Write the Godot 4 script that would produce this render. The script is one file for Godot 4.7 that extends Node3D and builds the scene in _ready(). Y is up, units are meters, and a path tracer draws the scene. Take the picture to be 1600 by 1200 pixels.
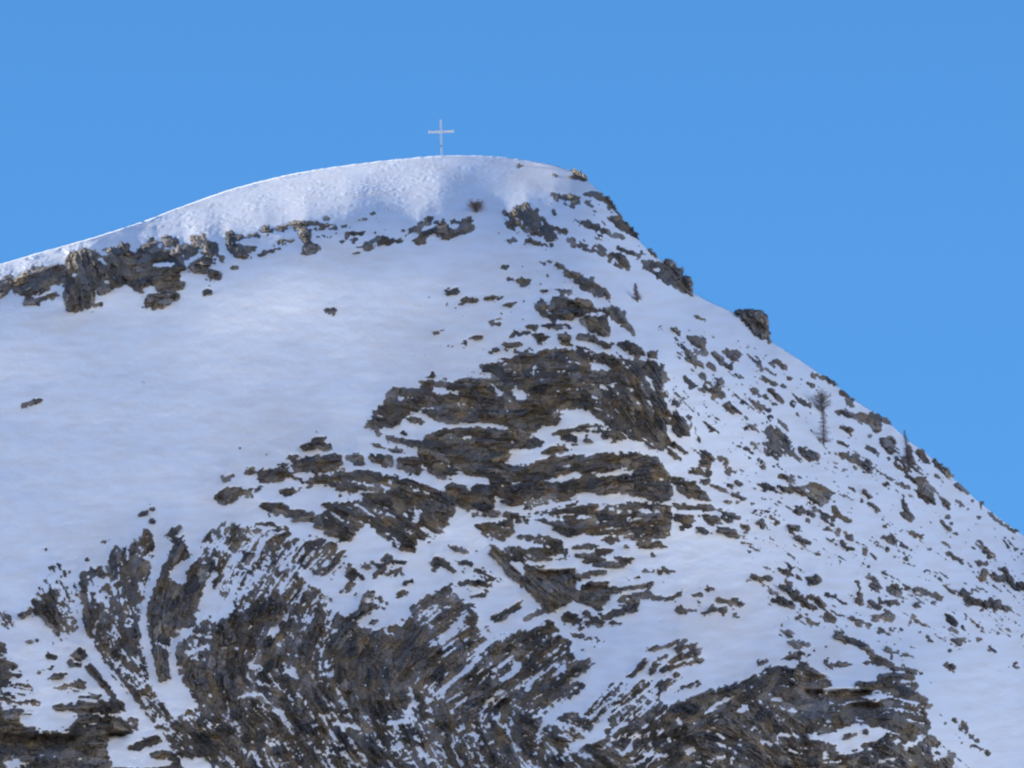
extends Node3D
const SUN_AZ := 38.0
const SUN_EL := 20.0
# how far back and how far down the far side falls from the crest, in metres
const BEHIND := [900, 420, 500, 330, 300, 200, 170, 100, 90, 40, 45, 14, 20, 4, 8, 1]
const TONES := [Color(0.172, 0.158, 0.146), Color(0.200, 0.172, 0.148), Color(0.235, 0.214, 0.196), Color(0.148, 0.126, 0.106), Color(0.212, 0.172, 0.130), Color(0.122, 0.116, 0.114)]
# dust on the snow: middle, half extents, strength
const DUST := [690, 540, 160, 90, 0.6, 430, 690, 130, 90, 0.6, 90, 505, 80, 22, 0.9, 1120, 960, 110, 70, 0.8, 880, 275, 110, 40, 0.7, 540, 400, 110, 26, 0.6, 1210, 1040, 110, 40, 0.6, 180, 850, 120, 60, 0.5, 110, 1000, 60, 30, 0.6, 1300, 1020, 60, 40, 0.5, 800, 430, 120, 50, 0.5, 350, 780, 60, 60, 0.6]
var ZONES := [
	["boulder", "rounded brown boulder half sunk in snow just below the left cliff band", "boulder", 220, 453, 288, 488],
	["boulder", "blocky grey boulder standing up from the right skyline against the blue sky", "boulder", 1144, 476, 1212, 540],
	["stone", "small grey stone alone in the middle of the smooth upper left snow slope", "stone", 503, 476, 533, 494],
	["stone", "flat dark stone alone on the snow slope near the left edge", "stone", 26, 618, 70, 642],
	["stone", "wedge shaped brown stone on the snow just left of the ridge above the layered cliff", "stone", 798, 430, 834, 451],
	["boulder", "domed olive brown boulder on the lower right slope below the long scattered ledges", "boulder", 1251, 880, 1290, 920],
	["stone", "single dark stone on bare snow to the right of the lower right crag", "stone", 1470, 1034, 1497, 1053],
	["stone", "small brown rock knob above the head of the curved snow gully", "rock", 252, 818, 290, 841],
	["stone", "tiny pointed stone on open snow above the layered cliff", "stone", 715, 528, 735, 543],
	["cliff_band", "dark cliff band with a tall brown pillar below the left snow crest", "cliff", -20, 355, 350, 500],
	["cliff_band", "broken thin rock band crossing the snow below the summit cross", "cliff", 350, 325, 760, 410],
	["rock_rib", "grey green rock rib on the ridge to the right below the summit", "crag", 770, 310, 866, 402],
	["block_crag", "brown stacked blocks jutting out from the right skyline above the small larch", "crag", 999, 402, 1090, 466],
	["rock_ledge", "chain of small grey blocks slanting down to the right from the upper rib", "ledge", 866, 340, 1000, 430, PackedVector2Array([Vector2(866, 340), Vector2(890, 366), Vector2(1000, 384), Vector2(1000, 430), Vector2(866, 420)])],
	["rock_ledge", "long grey ledges on the steep snow under the right shoulder of the summit", "ledge", 850, 255, 1030, 405],
	["layered_cliff", "upper wall of the tall brown cliff in the middle of the face", "cliff", 560, 452, 1048, 664],
	["stepped_cliff", "lower layered part of the brown middle cliff with long snow covered steps", "cliff", 655, 664, 1180, 850],
	["rock_shoulder", "broken grey brown shoulder to the left of the stepped cliff", "crag", 325, 660, 720, 866, PackedVector2Array([Vector2(325, 660), Vector2(655, 660), Vector2(720, 800), Vector2(715, 866), Vector2(560, 866), Vector2(480, 828), Vector2(400, 812), Vector2(325, 795)])],
	["overhanging_crag", "dark overhanging crag with slanting slabs below the stepped cliff", "crag", 690, 848, 1165, 988, PackedVector2Array([Vector2(690, 848), Vector2(1165, 848), Vector2(1165, 970), Vector2(950, 988), Vector2(872, 975), Vector2(790, 925), Vector2(690, 925)])],
	["rock_slab", "tall smooth rock slab on the right bank of the curved snow gully", "slab", 222, 835, 312, 1072],
	["rock_rib", "mottled rock rib between the two narrow snow gullies", "crag", 124, 785, 260, 1130, PackedVector2Array([Vector2(124, 785), Vector2(260, 785), Vector2(225, 960), Vector2(245, 1070), Vector2(260, 1130), Vector2(220, 1110), Vector2(150, 1030), Vector2(124, 960)])],
	["rock_outcrop", "dark hooked outcrop on the left bank of the left snow gully", "outcrop", 20, 850, 130, 1003],
	["cliff_band", "dark banded cliff in the bottom left corner", "cliff", -20, 1086, 292, 1230],
	["rock_field", "mottled rock and snow at the upper edge of the big fold", "outcrop", 308, 805, 640, 958],
	["folded_rock", "left part of the big rock fold with upright curved beds", "crag", 255, 945, 520, 1230],
	["folded_rock", "middle of the big rock fold with a dark hollow at its foot", "crag", 520, 900, 720, 1230],
	["folded_rock", "right part of the big rock fold with slabs rising to the right", "crag", 720, 925, 935, 1230],
	["slanting_strata", "thin slanting beds poking out of the snow left of the lower right crag", "outcrop", 900, 995, 1100, 1142],
	["rock_buttress", "massive brown crag in the bottom right with a wide snow ledge", "crag", 900, 1018, 1540, 1230, PackedVector2Array([Vector2(900, 1142), Vector2(1100, 1060), Vector2(1180, 1018), Vector2(1330, 1030), Vector2(1370, 1046), Vector2(1460, 1050), Vector2(1470, 1110), Vector2(1540, 1200), Vector2(1540, 1230), Vector2(900, 1230)])]]
# ---- survey of the mountain face, read off in units of 1/1600 of the picture's width ----
# skyline of the snow
const SKY := [-20, 420, 0, 413, 50, 398, 100, 384, 150, 370, 200, 354, 230, 344, 260, 332, 300, 317, 350, 299, 400, 285, 450, 273, 500, 264, 550, 257, 600, 251, 650, 246, 690, 243, 740, 243, 780, 245, 820, 250, 860, 257, 892, 266, 912, 277, 925, 289, 945, 307, 957, 320, 970, 340, 985, 359, 997, 375, 1012, 390, 1040, 412, 1062, 432, 1082, 458, 1110, 472, 1150, 490, 1175, 510, 1205, 534, 1235, 553, 1262, 571, 1300, 597, 1325, 618, 1345, 632, 1370, 647, 1393, 664, 1420, 690, 1440, 702, 1470, 728, 1490, 748, 1520, 776, 1555, 805, 1600, 838, 1620, 852]
# depth of the face behind its nearest buttress, in metres
const DEEP := [0, 413, 95, 0, 440, 76, 0, 470, 66, 150, 369, 98, 150, 388, 80, 150, 480, 66, 250, 337, 126, 250, 350, 106, 250, 390, 80, 320, 310, 152, 320, 327, 119, 320, 352, 94, 250, 470, 63, 400, 285, 176, 400, 303, 136, 400, 330, 104, 480, 267, 186, 480, 287, 143, 480, 315, 108, 400, 365, 81, 400, 400, 70, 550, 257, 186, 550, 277, 143, 550, 305, 109, 550, 345, 84, 550, 390, 70, 690, 243, 180, 690, 260, 145, 690, 290, 112, 690, 340, 84, 690, 380, 71, 830, 252, 159, 830, 290, 113, 830, 330, 84, 850, 380, 62, 900, 270, 130, 930, 320, 90, 960, 322, 106, 960, 380, 67, 1000, 375, 92, 1080, 455, 84, 1040, 420, 82, 1000, 450, 51, 960, 470, 38, 1200, 530, 86, 1200, 580, 62, 1200, 700, 34, 1200, 850, 8, 1200, 950, -8, 1400, 675, 90, 1400, 740, 68, 1400, 900, 30, 1400, 1000, 8, 1600, 838, 94, 1600, 900, 72, 1600, 1050, 36, 1600, 1220, 5, 200, 600, 41, 200, 720, 20, 200, 820, 4, 0, 600, 44, 0, 800, 8, 0, 950, -16, 0, 1100, -36, 0, 1220, -46, 450, 500, 54, 450, 620, 34, 400, 720, 17, 650, 500, 48, 650, 580, 33, 650, 680, 20, 650, 780, 6, 800, 440, 50, 800, 560, 28, 850, 640, 17, 850, 740, 8, 850, 840, -3, 1040, 560, 22, 1050, 700, 8, 1050, 830, -4, 1000, 950, -20, 1000, 1050, -40, 400, 850, -2, 250, 900, -10, 250, 1050, -32, 250, 1220, -48, 500, 950, -18, 500, 1080, -36, 500, 1220, -50, 700, 900, -8, 700, 1020, -28, 700, 1220, -56, 870, 980, -20, 880, 1100, -42, 880, 1220, -60, 1050, 1220, -60, 1200, 1040, -26, 1250, 1100, -36, 1250, 1220, -48, 1400, 1070, -16, 1440, 1120, -24, 1480, 1100, 0, 1480, 1220, -16]
# dip of the strata: x, y, degrees (positive falls to the right)
const DIP := [150, 430, 75, 60, 440, -20, 250, 420, -10, 330, 400, 15, 500, 370, -10, 700, 360, -15, 840, 350, 50, 930, 390, 30, 900, 310, 15, 960, 330, 40, 1040, 430, 40, 800, 470, -8, 880, 490, 5, 960, 500, 45, 850, 600, -5, 700, 630, 5, 600, 630, 20, 730, 710, 3, 850, 760, -10, 950, 760, -8, 950, 830, -5, 850, 830, 5, 1030, 620, 60, 1080, 600, 40, 1080, 800, 10, 1150, 600, 42, 1250, 680, 42, 1400, 800, 42, 1300, 780, 25, 1250, 930, 38, 1400, 920, 25, 1500, 950, 35, 1550, 870, 45, 1500, 1150, 40, 480, 725, -15, 420, 800, 5, 550, 800, 25, 620, 830, 38, 500, 760, 0, 640, 780, 20, 340, 840, -55, 380, 870, -60, 300, 900, -65, 430, 880, -60, 500, 890, -45, 600, 900, -25, 700, 880, 25, 740, 880, 30, 800, 900, 45, 850, 920, 30, 900, 960, 20, 950, 930, 0, 1000, 930, -10, 1100, 950, 0, 400, 1000, -65, 330, 1010, -80, 330, 1080, 80, 420, 1090, 45, 480, 1000, -70, 480, 1060, 85, 520, 1100, 60, 560, 1000, -60, 560, 1060, 88, 620, 1000, -50, 700, 1030, -42, 700, 980, -35, 780, 960, -35, 780, 1050, -40, 850, 1030, -45, 870, 1080, -30, 620, 1100, 75, 680, 1130, 65, 600, 1150, 50, 780, 1170, 62, 850, 1180, 60, 720, 1080, -35, 450, 1150, 60, 350, 1150, 40, 400, 1180, 75, 1000, 1060, -45, 960, 1100, -45, 1060, 1020, -30, 1000, 1150, -45, 880, 1150, 20, 940, 1190, 30, 1100, 1100, -30, 1180, 1060, -30, 1250, 1080, 20, 1350, 1090, -10, 1420, 1100, 10, 1150, 1150, 30, 1300, 1190, -10, 1200, 1120, 60, 1450, 1180, 45, 270, 900, -65, 245, 1000, 85, 260, 1060, 75, 180, 950, 85, 180, 1050, 50, 80, 930, 60, 140, 950, 75, 60, 1060, 10, 100, 1120, -8, 80, 1180, -5, 230, 1160, -18, 220, 1100, 50, 290, 1140, 45]
# rocky ground: how much of it is bare rock, then its outline
const ROCKY := [
[2.30, 0, 438, 20, 436, 20, 447, 10, 460, 0, 463, -16, 465, -16, 438], [2.10, 15, 443, 30, 430, 45, 420, 60, 418, 75, 415, 80, 430, 82, 440, 74, 455, 56, 458, 40, 462, 22, 458, 14, 450], [2.30, 75, 417, 100, 411, 104, 425, 95, 445, 84, 444, 76, 430],
[3.10, 104, 400, 108, 393, 128, 392, 140, 394, 147, 405, 150, 425, 149, 455, 150, 465, 143, 480, 120, 486, 106, 487, 100, 465, 99, 445, 102, 420], [2.20, 127, 388, 140, 390, 150, 392, 165, 388, 185, 385, 190, 380, 202, 382, 203, 393, 213, 395, 212, 420, 213, 435, 205, 445, 190, 445, 170, 455, 158, 462, 150, 462, 148, 430, 145, 405, 135, 398],
[1.90, 213, 395, 220, 385, 230, 378, 238, 370, 248, 380, 255, 380, 250, 370, 262, 368, 272, 370, 278, 368, 279, 385, 283, 395, 287, 405, 290, 420, 280, 425, 279, 435, 290, 443, 287, 452, 270, 453, 258, 450, 245, 455, 240, 445, 236, 435, 228, 445, 222, 458, 210, 458, 203, 448, 210, 430],
[1.90, 285, 380, 298, 383, 310, 392, 300, 398, 290, 410, 286, 400], [1.90, 297, 370, 320, 368, 325, 380, 310, 392, 300, 385], [1.90, 292, 415, 300, 408, 320, 402, 335, 405, 348, 405, 330, 412, 320, 420, 318, 428, 300, 425], [2.30, 320, 420, 328, 418, 345, 425, 345, 433, 338, 437, 325, 432],
[3.10, 225, 472, 232, 460, 250, 457, 270, 456, 282, 460, 275, 470, 260, 480, 240, 484, 228, 479],
[2.00, 351, 368, 358, 362, 362, 360, 370, 368, 382, 370, 385, 373, 368, 376, 368, 382, 380, 380, 385, 385, 392, 388, 402, 387, 398, 392, 390, 395, 392, 402, 375, 404, 366, 398, 357, 393, 354, 382, 352, 372], [2.50, 468, 348, 480, 348, 483, 360, 487, 370, 486, 377, 497, 385, 499, 390, 490, 396, 480, 399, 472, 395, 475, 382, 469, 372, 466, 362],
[0.20, 505, 350, 515, 347, 526, 350, 528, 365, 520, 362, 508, 355], [1.80, 567, 388, 572, 380, 580, 379, 581, 388, 572, 392], [1.80, 580, 375, 590, 370, 605, 370, 616, 376, 614, 382, 602, 383, 590, 380], [1.80, 617, 375, 632, 374, 634, 367, 636, 372, 630, 380, 620, 380], [-1.60, 560, 330, 640, 330, 640, 365, 560, 365],
[1.00, 639, 379, 650, 372, 657, 365, 668, 360, 675, 365, 668, 372, 664, 380, 652, 381], [2.00, 675, 358, 690, 351, 699, 350, 702, 356, 715, 360, 718, 355, 716, 348, 725, 342, 737, 339, 736, 348, 742, 358, 738, 362, 720, 367, 710, 372, 700, 376, 690, 371, 680, 368],
[1.00, 800, 330, 808, 322, 820, 318, 827, 320, 832, 327, 840, 330, 842, 340, 850, 340, 858, 350, 866, 358, 870, 368, 869, 376, 860, 378, 848, 373, 835, 368, 825, 355, 815, 345, 802, 338], [1.45, 785, 352, 795, 350, 803, 356, 810, 360, 800, 360, 786, 356], [1.80, 782, 377, 795, 374, 805, 372, 810, 377, 800, 379], [1.45, 818, 378, 825, 372, 840, 374, 853, 380, 855, 387, 845, 385, 830, 381],
[0.50, 885, 372, 895, 374, 905, 378, 912, 374, 918, 382, 925, 390, 932, 383, 945, 386, 950, 395, 960, 400, 968, 395, 978, 398, 981, 410, 984, 423, 970, 420, 955, 412, 948, 402, 935, 398, 920, 392, 910, 388, 895, 385],
[1.90, 855, 300, 865, 303, 880, 305, 895, 303, 906, 312, 905, 320, 895, 317, 880, 313, 865, 310], [1.90, 897, 343, 910, 346, 922, 346, 935, 353, 950, 360, 958, 365, 970, 364, 978, 372, 968, 373, 950, 370, 935, 362, 915, 355], [1.00, 862, 325, 870, 330, 870, 338, 864, 332],
[1.90, 882, 272, 893, 274, 895, 264, 905, 267, 914, 275, 917, 285, 908, 283, 895, 280], [1.00, 912, 303, 923, 298, 935, 302, 945, 306, 953, 308, 958, 318, 963, 328, 955, 325, 945, 315, 930, 308, 920, 308], [-0.30, 920, 310, 935, 306, 955, 322, 962, 335, 945, 330, 930, 320], [1.80, 952, 340, 962, 338, 973, 343, 986, 356, 994, 364, 998, 375, 985, 368, 970, 360, 958, 350],
[2.00, 1002, 408, 1015, 407, 1030, 410, 1037, 410, 1040, 406, 1052, 406, 1058, 416, 1066, 420, 1067, 430, 1076, 433, 1081, 442, 1081, 461, 1070, 458, 1055, 450, 1045, 445, 1035, 440, 1025, 428, 1010, 424, 1003, 415], [2.00, 898, 440, 910, 436, 925, 434, 930, 445, 945, 447, 953, 460, 958, 475, 945, 463, 930, 463, 915, 455, 905, 447],
[1.80, 802, 440, 815, 435, 827, 436, 829, 446, 820, 447, 805, 441], [1.45, 719, 535, 725, 531, 731, 535, 728, 540, 720, 540], [1.80, 507, 487, 515, 483, 527, 481, 529, 486, 520, 490, 510, 490],
[3.00, 1149, 488, 1155, 483, 1170, 484, 1189, 484, 1197, 491, 1202, 500, 1200, 515, 1203, 528, 1208, 536, 1195, 531, 1180, 521, 1166, 507, 1160, 498],
[1.10, 837, 475, 845, 468, 852, 470, 855, 480, 848, 488, 838, 486], [1.80, 856, 478, 865, 464, 880, 462, 890, 465, 893, 470, 905, 467, 920, 470, 928, 478, 935, 485, 925, 488, 905, 495, 900, 490, 895, 498, 880, 502, 868, 498, 862, 490], [0.70, 925, 485, 945, 480, 965, 480, 975, 488, 980, 500, 988, 512, 993, 525, 985, 520, 970, 510, 960, 500, 945, 490], [1.80, 905, 500, 915, 495, 930, 492, 945, 495, 950, 510, 957, 520, 945, 527, 930, 520, 920, 518, 913, 508],
[1.10, 828, 522, 845, 521, 860, 528, 850, 532, 848, 540, 838, 537, 836, 530], [2.00, 868, 527, 885, 518, 893, 525, 892, 537, 880, 535], [1.10, 963, 537, 980, 532, 995, 538, 1005, 545, 1006, 555, 995, 558, 980, 548], [2.00, 1010, 550, 1028, 547, 1028, 560, 1015, 560],
[0.78, 605, 613, 618, 605, 645, 603, 665, 596, 697, 592, 705, 600, 722, 590, 740, 587, 760, 585, 745, 572, 768, 567, 800, 562, 828, 548, 870, 546, 905, 544, 940, 552, 975, 558, 1010, 563, 1035, 566, 1042, 590, 1035, 605, 1042, 630, 1050, 660, 1075, 665, 1082, 682, 1058, 680, 1045, 690, 1040, 705, 1000, 700, 960, 690, 945, 662, 915, 640, 885, 640, 880, 655, 865, 665, 845, 665, 835, 675, 805, 678, 790, 668, 770, 660, 720, 660, 690, 662, 672, 650, 655, 640, 640, 648, 615, 665, 590, 672, 568, 668, 583, 655, 583, 642, 600, 628],
[1.55, 663, 675, 680, 670, 700, 671, 730, 668, 760, 667, 785, 670, 797, 675, 800, 690, 798, 705, 795, 718, 785, 722, 800, 725, 795, 740, 770, 750, 745, 745, 720, 740, 705, 745, 690, 750, 678, 742, 668, 735, 660, 722, 655, 710, 652, 695, 665, 688, 664, 680],
[1.80, 608, 702, 620, 698, 632, 702, 630, 708, 612, 707], [1.80, 575, 715, 600, 710, 612, 708, 615, 725, 605, 732, 590, 725, 575, 718], [2.00, 620, 715, 640, 712, 655, 715, 662, 730, 655, 742, 640, 740, 622, 730], [1.10, 798, 668, 820, 662, 832, 675, 825, 690, 808, 692, 800, 680], [1.90, 800, 695, 805, 685, 835, 682, 850, 690, 845, 700, 825, 703, 805, 700],
[0.80, 860, 680, 880, 668, 905, 662, 945, 664, 985, 664, 982, 672, 960, 682, 945, 680, 930, 672, 905, 672, 885, 675, 875, 682, 860, 684], [1.80, 873, 684, 885, 677, 900, 680, 900, 690, 885, 690], [1.80, 845, 705, 860, 697, 885, 695, 886, 704, 860, 712, 845, 710], [1.80, 893, 698, 910, 695, 918, 700, 905, 705, 893, 702],
[1.15, 765, 730, 790, 725, 830, 718, 860, 715, 880, 712, 895, 710, 910, 712, 925, 710, 950, 708, 975, 710, 1000, 705, 1025, 710, 1035, 722, 1040, 735, 1050, 760, 1052, 775, 1035, 785, 1010, 780, 985, 775, 960, 768, 945, 775, 930, 772, 915, 768, 900, 770, 880, 782, 850, 782, 820, 788, 795, 790, 782, 780, 770, 765, 765, 750],
[0.7, 850, 800, 870, 795, 890, 790, 920, 788, 960, 790, 985, 785, 1000, 785, 1035, 790, 1050, 795, 1048, 820, 1047, 838, 1020, 842, 990, 845, 965, 835, 945, 835, 930, 838, 910, 835, 890, 838, 875, 835, 860, 820, 845, 815, 805, 815, 810, 808],
[1.45, 697, 760, 705, 752, 720, 755, 735, 768, 745, 755, 770, 760, 775, 780, 770, 795, 760, 800, 740, 795, 728, 800, 720, 790, 705, 785, 695, 775], [0.70, 745, 820, 770, 815, 800, 815, 805, 825, 800, 835, 790, 842, 770, 845, 755, 835, 742, 825], [0.70, 805, 838, 830, 835, 860, 838, 880, 848, 875, 855, 850, 852, 820, 845],
[0.30, 780, 862, 800, 855, 840, 856, 880, 858, 890, 865, 880, 875, 850, 875, 830, 880, 800, 878, 790, 870], [0.30, 895, 855, 920, 850, 945, 855, 955, 862, 945, 868, 920, 860, 900, 860], [0.70, 900, 866, 930, 863, 945, 870, 935, 880, 915, 878, 905, 870], [1.80, 938, 840, 965, 838, 970, 845, 955, 849, 940, 846], [1.90, 995, 848, 1015, 846, 1035, 848, 1038, 853, 1020, 858, 1000, 856], [1.10, 960, 870, 985, 870, 992, 868, 990, 876, 975, 880, 960, 872],
[1.80, 825, 890, 845, 890, 870, 892, 890, 888, 898, 900, 900, 925, 895, 940, 880, 945, 870, 950, 860, 945, 845, 935, 830, 915, 820, 900], [1.00, 910, 915, 925, 909, 940, 912, 950, 908, 948, 915, 955, 925, 950, 940, 940, 950, 945, 962, 955, 967, 945, 968, 930, 955, 915, 945, 900, 940, 898, 925, 908, 922], [1.80, 988, 926, 1015, 924, 1022, 930, 1005, 935, 995, 932], [0.70, 960, 940, 975, 930, 990, 930, 1003, 938, 995, 948, 985, 958, 975, 950, 965, 945],
[1.80, 1075, 927, 1090, 926, 1095, 922, 1098, 930, 1102, 937, 1090, 933], [1.45, 1055, 953, 1065, 948, 1072, 953, 1080, 961, 1070, 961], [1.45, 1095, 958, 1105, 953, 1112, 942, 1120, 945, 1118, 952, 1108, 958], [1.45, 1117, 935, 1125, 930, 1132, 938, 1142, 940, 1145, 950, 1135, 945, 1125, 945], [1.80, 1123, 950, 1130, 947, 1137, 952, 1133, 960, 1124, 957],
[0.70, 875, 962, 885, 957, 900, 962, 915, 970, 940, 975, 942, 980, 920, 978, 900, 975, 880, 972], [1.45, 908, 955, 918, 951, 922, 958, 912, 962], [-1.00, 895, 990, 945, 990, 935, 1015, 900, 1020, 890, 1005],
[1.80, 468, 697, 485, 690, 490, 684, 508, 684, 508, 692, 520, 696, 520, 704, 505, 705, 500, 700, 482, 703, 470, 700], [1.45, 435, 727, 445, 722, 448, 730, 436, 731], [1.90, 400, 737, 410, 733, 425, 732, 450, 732, 455, 740, 445, 750, 435, 755, 415, 752, 405, 757, 402, 748], [2.20, 463, 722, 475, 715, 490, 712, 505, 712, 515, 708, 530, 710, 534, 722, 535, 728, 520, 735, 505, 738, 495, 740, 485, 735, 470, 738, 455, 735, 458, 730], [2.20, 540, 715, 555, 712, 568, 714, 571, 726, 560, 729, 545, 722],
[0.72, 478, 745, 500, 742, 515, 738, 530, 735, 545, 740, 560, 735, 580, 735, 600, 742, 615, 745, 640, 750, 655, 755, 680, 760, 700, 775, 705, 790, 712, 800, 700, 815, 690, 830, 680, 840, 665, 842, 650, 845, 648, 862, 630, 860, 615, 850, 600, 840, 585, 830, 570, 825, 555, 830, 545, 850, 530, 842, 510, 835, 500, 825, 490, 815, 500, 805, 510, 795, 530, 790, 560, 787, 570, 780, 560, 768, 540, 768, 520, 762, 505, 755, 490, 758],
[0.70, 333, 780, 340, 768, 355, 762, 368, 762, 378, 762, 380, 768, 395, 770, 398, 778, 385, 780, 370, 778, 362, 788, 345, 788, 335, 782], [0.70, 435, 768, 445, 763, 460, 762, 462, 770, 450, 775, 440, 772], [1.45, 465, 764, 480, 763, 495, 765, 499, 774, 485, 773, 470, 768], [2.00, 405, 790, 420, 785, 440, 787, 452, 795, 470, 797, 485, 800, 500, 808, 515, 812, 520, 820, 510, 827, 495, 825, 485, 815, 470, 815, 455, 812, 440, 805, 425, 805, 415, 800], [1.00, 503, 787, 520, 785, 540, 783, 560, 785, 545, 795, 530, 800, 515, 797, 508, 793],
[0.00, 318, 845, 335, 825, 350, 812, 362, 815, 375, 825, 390, 822, 400, 820, 425, 815, 445, 822, 455, 835, 475, 845, 490, 835, 512, 845, 530, 855, 545, 870, 520, 905, 500, 900, 480, 890, 465, 880, 475, 910, 500, 925, 520, 935, 505, 960, 480, 960, 440, 960, 400, 960, 370, 960, 345, 930, 325, 900, 315, 870],
[0.35, 330, 960, 345, 950, 370, 960, 400, 940, 440, 945, 480, 950, 505, 935, 530, 960, 560, 975, 590, 985, 620, 975, 650, 960, 700, 965, 760, 985, 800, 990, 860, 970, 880, 1000, 893, 1002, 890, 1020, 905, 1035, 920, 1030, 927, 1035, 915, 1050, 900, 1058, 885, 1062, 890, 1070, 905, 1065, 915, 1070, 910, 1080, 895, 1085, 885, 1095, 870, 1100, 855, 1110, 845, 1125, 840, 1150, 900, 1170, 905, 1225, 250, 1225, 260, 1150, 280, 1120, 310, 1105, 280, 1060, 275, 1010, 300, 985],
[0.80, 420, 940, 440, 925, 455, 930, 445, 960, 425, 985, 400, 1010, 385, 1060, 380, 1090, 360, 1100, 340, 1120, 320, 1110, 300, 1090, 310, 1060, 330, 1010, 345, 980, 370, 960, 395, 950], [1.00, 560, 985, 600, 985, 640, 970, 690, 1000, 690, 1030, 640, 1070, 640, 1100, 600, 1120, 560, 1110, 530, 1070, 520, 1040, 540, 1000],
[2.30, 270, 840, 285, 838, 290, 855, 300, 867, 285, 878, 270, 885, 262, 900, 280, 915, 290, 920, 275, 940, 272, 980, 265, 1000, 262, 1030, 265, 1060, 250, 1065, 240, 1045, 232, 1010, 228, 970, 230, 940, 240, 910, 250, 880, 258, 860], [1.80, 258, 838, 265, 828, 275, 822, 285, 828, 275, 834, 265, 838], [0.90, 292, 890, 310, 872, 335, 870, 325, 895, 305, 920, 292, 910], [0.80, 270, 925, 300, 905, 325, 900, 310, 940, 305, 975, 285, 985, 270, 1000],
[1.80, 590, 875, 600, 868, 610, 867, 618, 873, 632, 880, 620, 878, 600, 880], [1.00, 600, 898, 615, 890, 628, 888, 634, 897, 620, 903, 605, 903], [0.70, 615, 930, 625, 925, 638, 922, 635, 930, 622, 936, 615, 932], [1.45, 568, 928, 575, 922, 585, 925, 584, 933, 570, 933], [0.90, 540, 965, 562, 950, 567, 933, 575, 943, 588, 941, 594, 950, 575, 958, 560, 965], [1.80, 575, 970, 582, 966, 590, 970, 585, 977, 575, 975], [0.70, 560, 895, 545, 880, 535, 890, 545, 905, 530, 925, 545, 925, 556, 910],
[2.00, 665, 878, 680, 872, 693, 870, 700, 880, 712, 895, 700, 890, 688, 885, 675, 892, 678, 884], [0.00, 700, 857, 715, 854, 730, 858, 745, 865, 725, 866, 708, 860], [0.50, 710, 875, 735, 878, 740, 885, 720, 882], [0.50, 738, 890, 752, 888, 765, 895, 780, 905, 785, 910, 760, 908, 745, 898],
[0.40, 638, 950, 655, 935, 690, 922, 703, 905, 712, 915, 716, 935, 728, 940, 740, 955, 748, 970, 735, 980, 715, 985, 690, 1000, 660, 1000, 640, 985, 645, 965], [1.00, 765, 965, 780, 958, 795, 950, 810, 940, 818, 937, 812, 950, 800, 958, 785, 970, 770, 972],
[1.45, 980, 1058, 990, 1048, 1000, 1035, 1008, 1026, 1006, 1040, 998, 1048, 990, 1058], [0.50, 1045, 1012, 1060, 1010, 1075, 1007, 1090, 1006, 1098, 1015, 1095, 1023, 1080, 1028, 1060, 1032, 1050, 1030, 1060, 1018], [0.50, 1025, 1075, 1035, 1060, 1045, 1058, 1048, 1070, 1035, 1078], [-0.10, 925, 1100, 945, 1080, 960, 1068, 985, 1065, 1010, 1065, 1035, 1060, 1045, 1075, 1030, 1095, 1010, 1115, 990, 1125, 960, 1135, 930, 1125, 915, 1115], [0.00, 840, 1150, 860, 1130, 890, 1110, 910, 1120, 930, 1125, 920, 1145, 900, 1160, 870, 1165, 845, 1160],
[0.45, 930, 1160, 950, 1140, 985, 1135, 1010, 1115, 1030, 1095, 1045, 1105, 1070, 1100, 1085, 1110, 1100, 1130, 1090, 1160, 1080, 1225, 900, 1225, 900, 1170],
[0.78, 1020, 1115, 1050, 1100, 1080, 1090, 1110, 1080, 1140, 1070, 1160, 1065, 1175, 1055, 1195, 1042, 1210, 1038, 1220, 1040, 1240, 1045, 1250, 1035, 1262, 1035, 1270, 1045, 1285, 1055, 1300, 1065, 1300, 1072, 1290, 1080, 1310, 1080, 1330, 1075, 1350, 1072, 1370, 1068, 1370, 1055, 1385, 1050, 1405, 1052, 1420, 1051, 1430, 1060, 1435, 1075, 1435, 1085, 1445, 1090, 1455, 1102, 1445, 1108, 1450, 1120, 1455, 1138, 1445, 1145, 1440, 1150, 1460, 1150, 1480, 1170, 1500, 1185, 1530, 1225, 1000, 1225, 1040, 1180, 1060, 1150],
[1.10, 1285, 1155, 1300, 1148, 1312, 1155, 1308, 1165, 1290, 1163], [1.45, 1175, 1038, 1185, 1030, 1200, 1028, 1200, 1033, 1185, 1038], [1.80, 1220, 1030, 1235, 1022, 1245, 1022, 1250, 1028, 1235, 1033], [1.00, 1257, 965, 1268, 970, 1283, 975, 1270, 978, 1262, 975], [1.10, 1280, 962, 1292, 958, 1303, 965, 1307, 975, 1295, 975, 1285, 968], [2.00, 1303, 988, 1310, 985, 1318, 995, 1312, 1000, 1305, 995],
[2.40, 1255, 898, 1262, 902, 1270, 900, 1278, 897, 1285, 903, 1284, 910, 1275, 916, 1268, 916, 1260, 910], [1.80, 1336, 938, 1340, 932, 1348, 940, 1345, 945, 1337, 943], [0.50, 1355, 915, 1368, 905, 1375, 912, 1380, 922, 1370, 925, 1358, 920], [2.00, 1380, 918, 1390, 915, 1400, 912, 1408, 920, 1411, 930, 1400, 932, 1388, 928], [1.80, 1528, 893, 1540, 890, 1543, 900, 1540, 905, 1532, 897], [1.10, 1547, 897, 1560, 898, 1575, 898, 1586, 908, 1587, 923, 1575, 915, 1560, 908, 1550, 905], [1.80, 1560, 888, 1570, 888, 1575, 897, 1563, 893],
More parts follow.
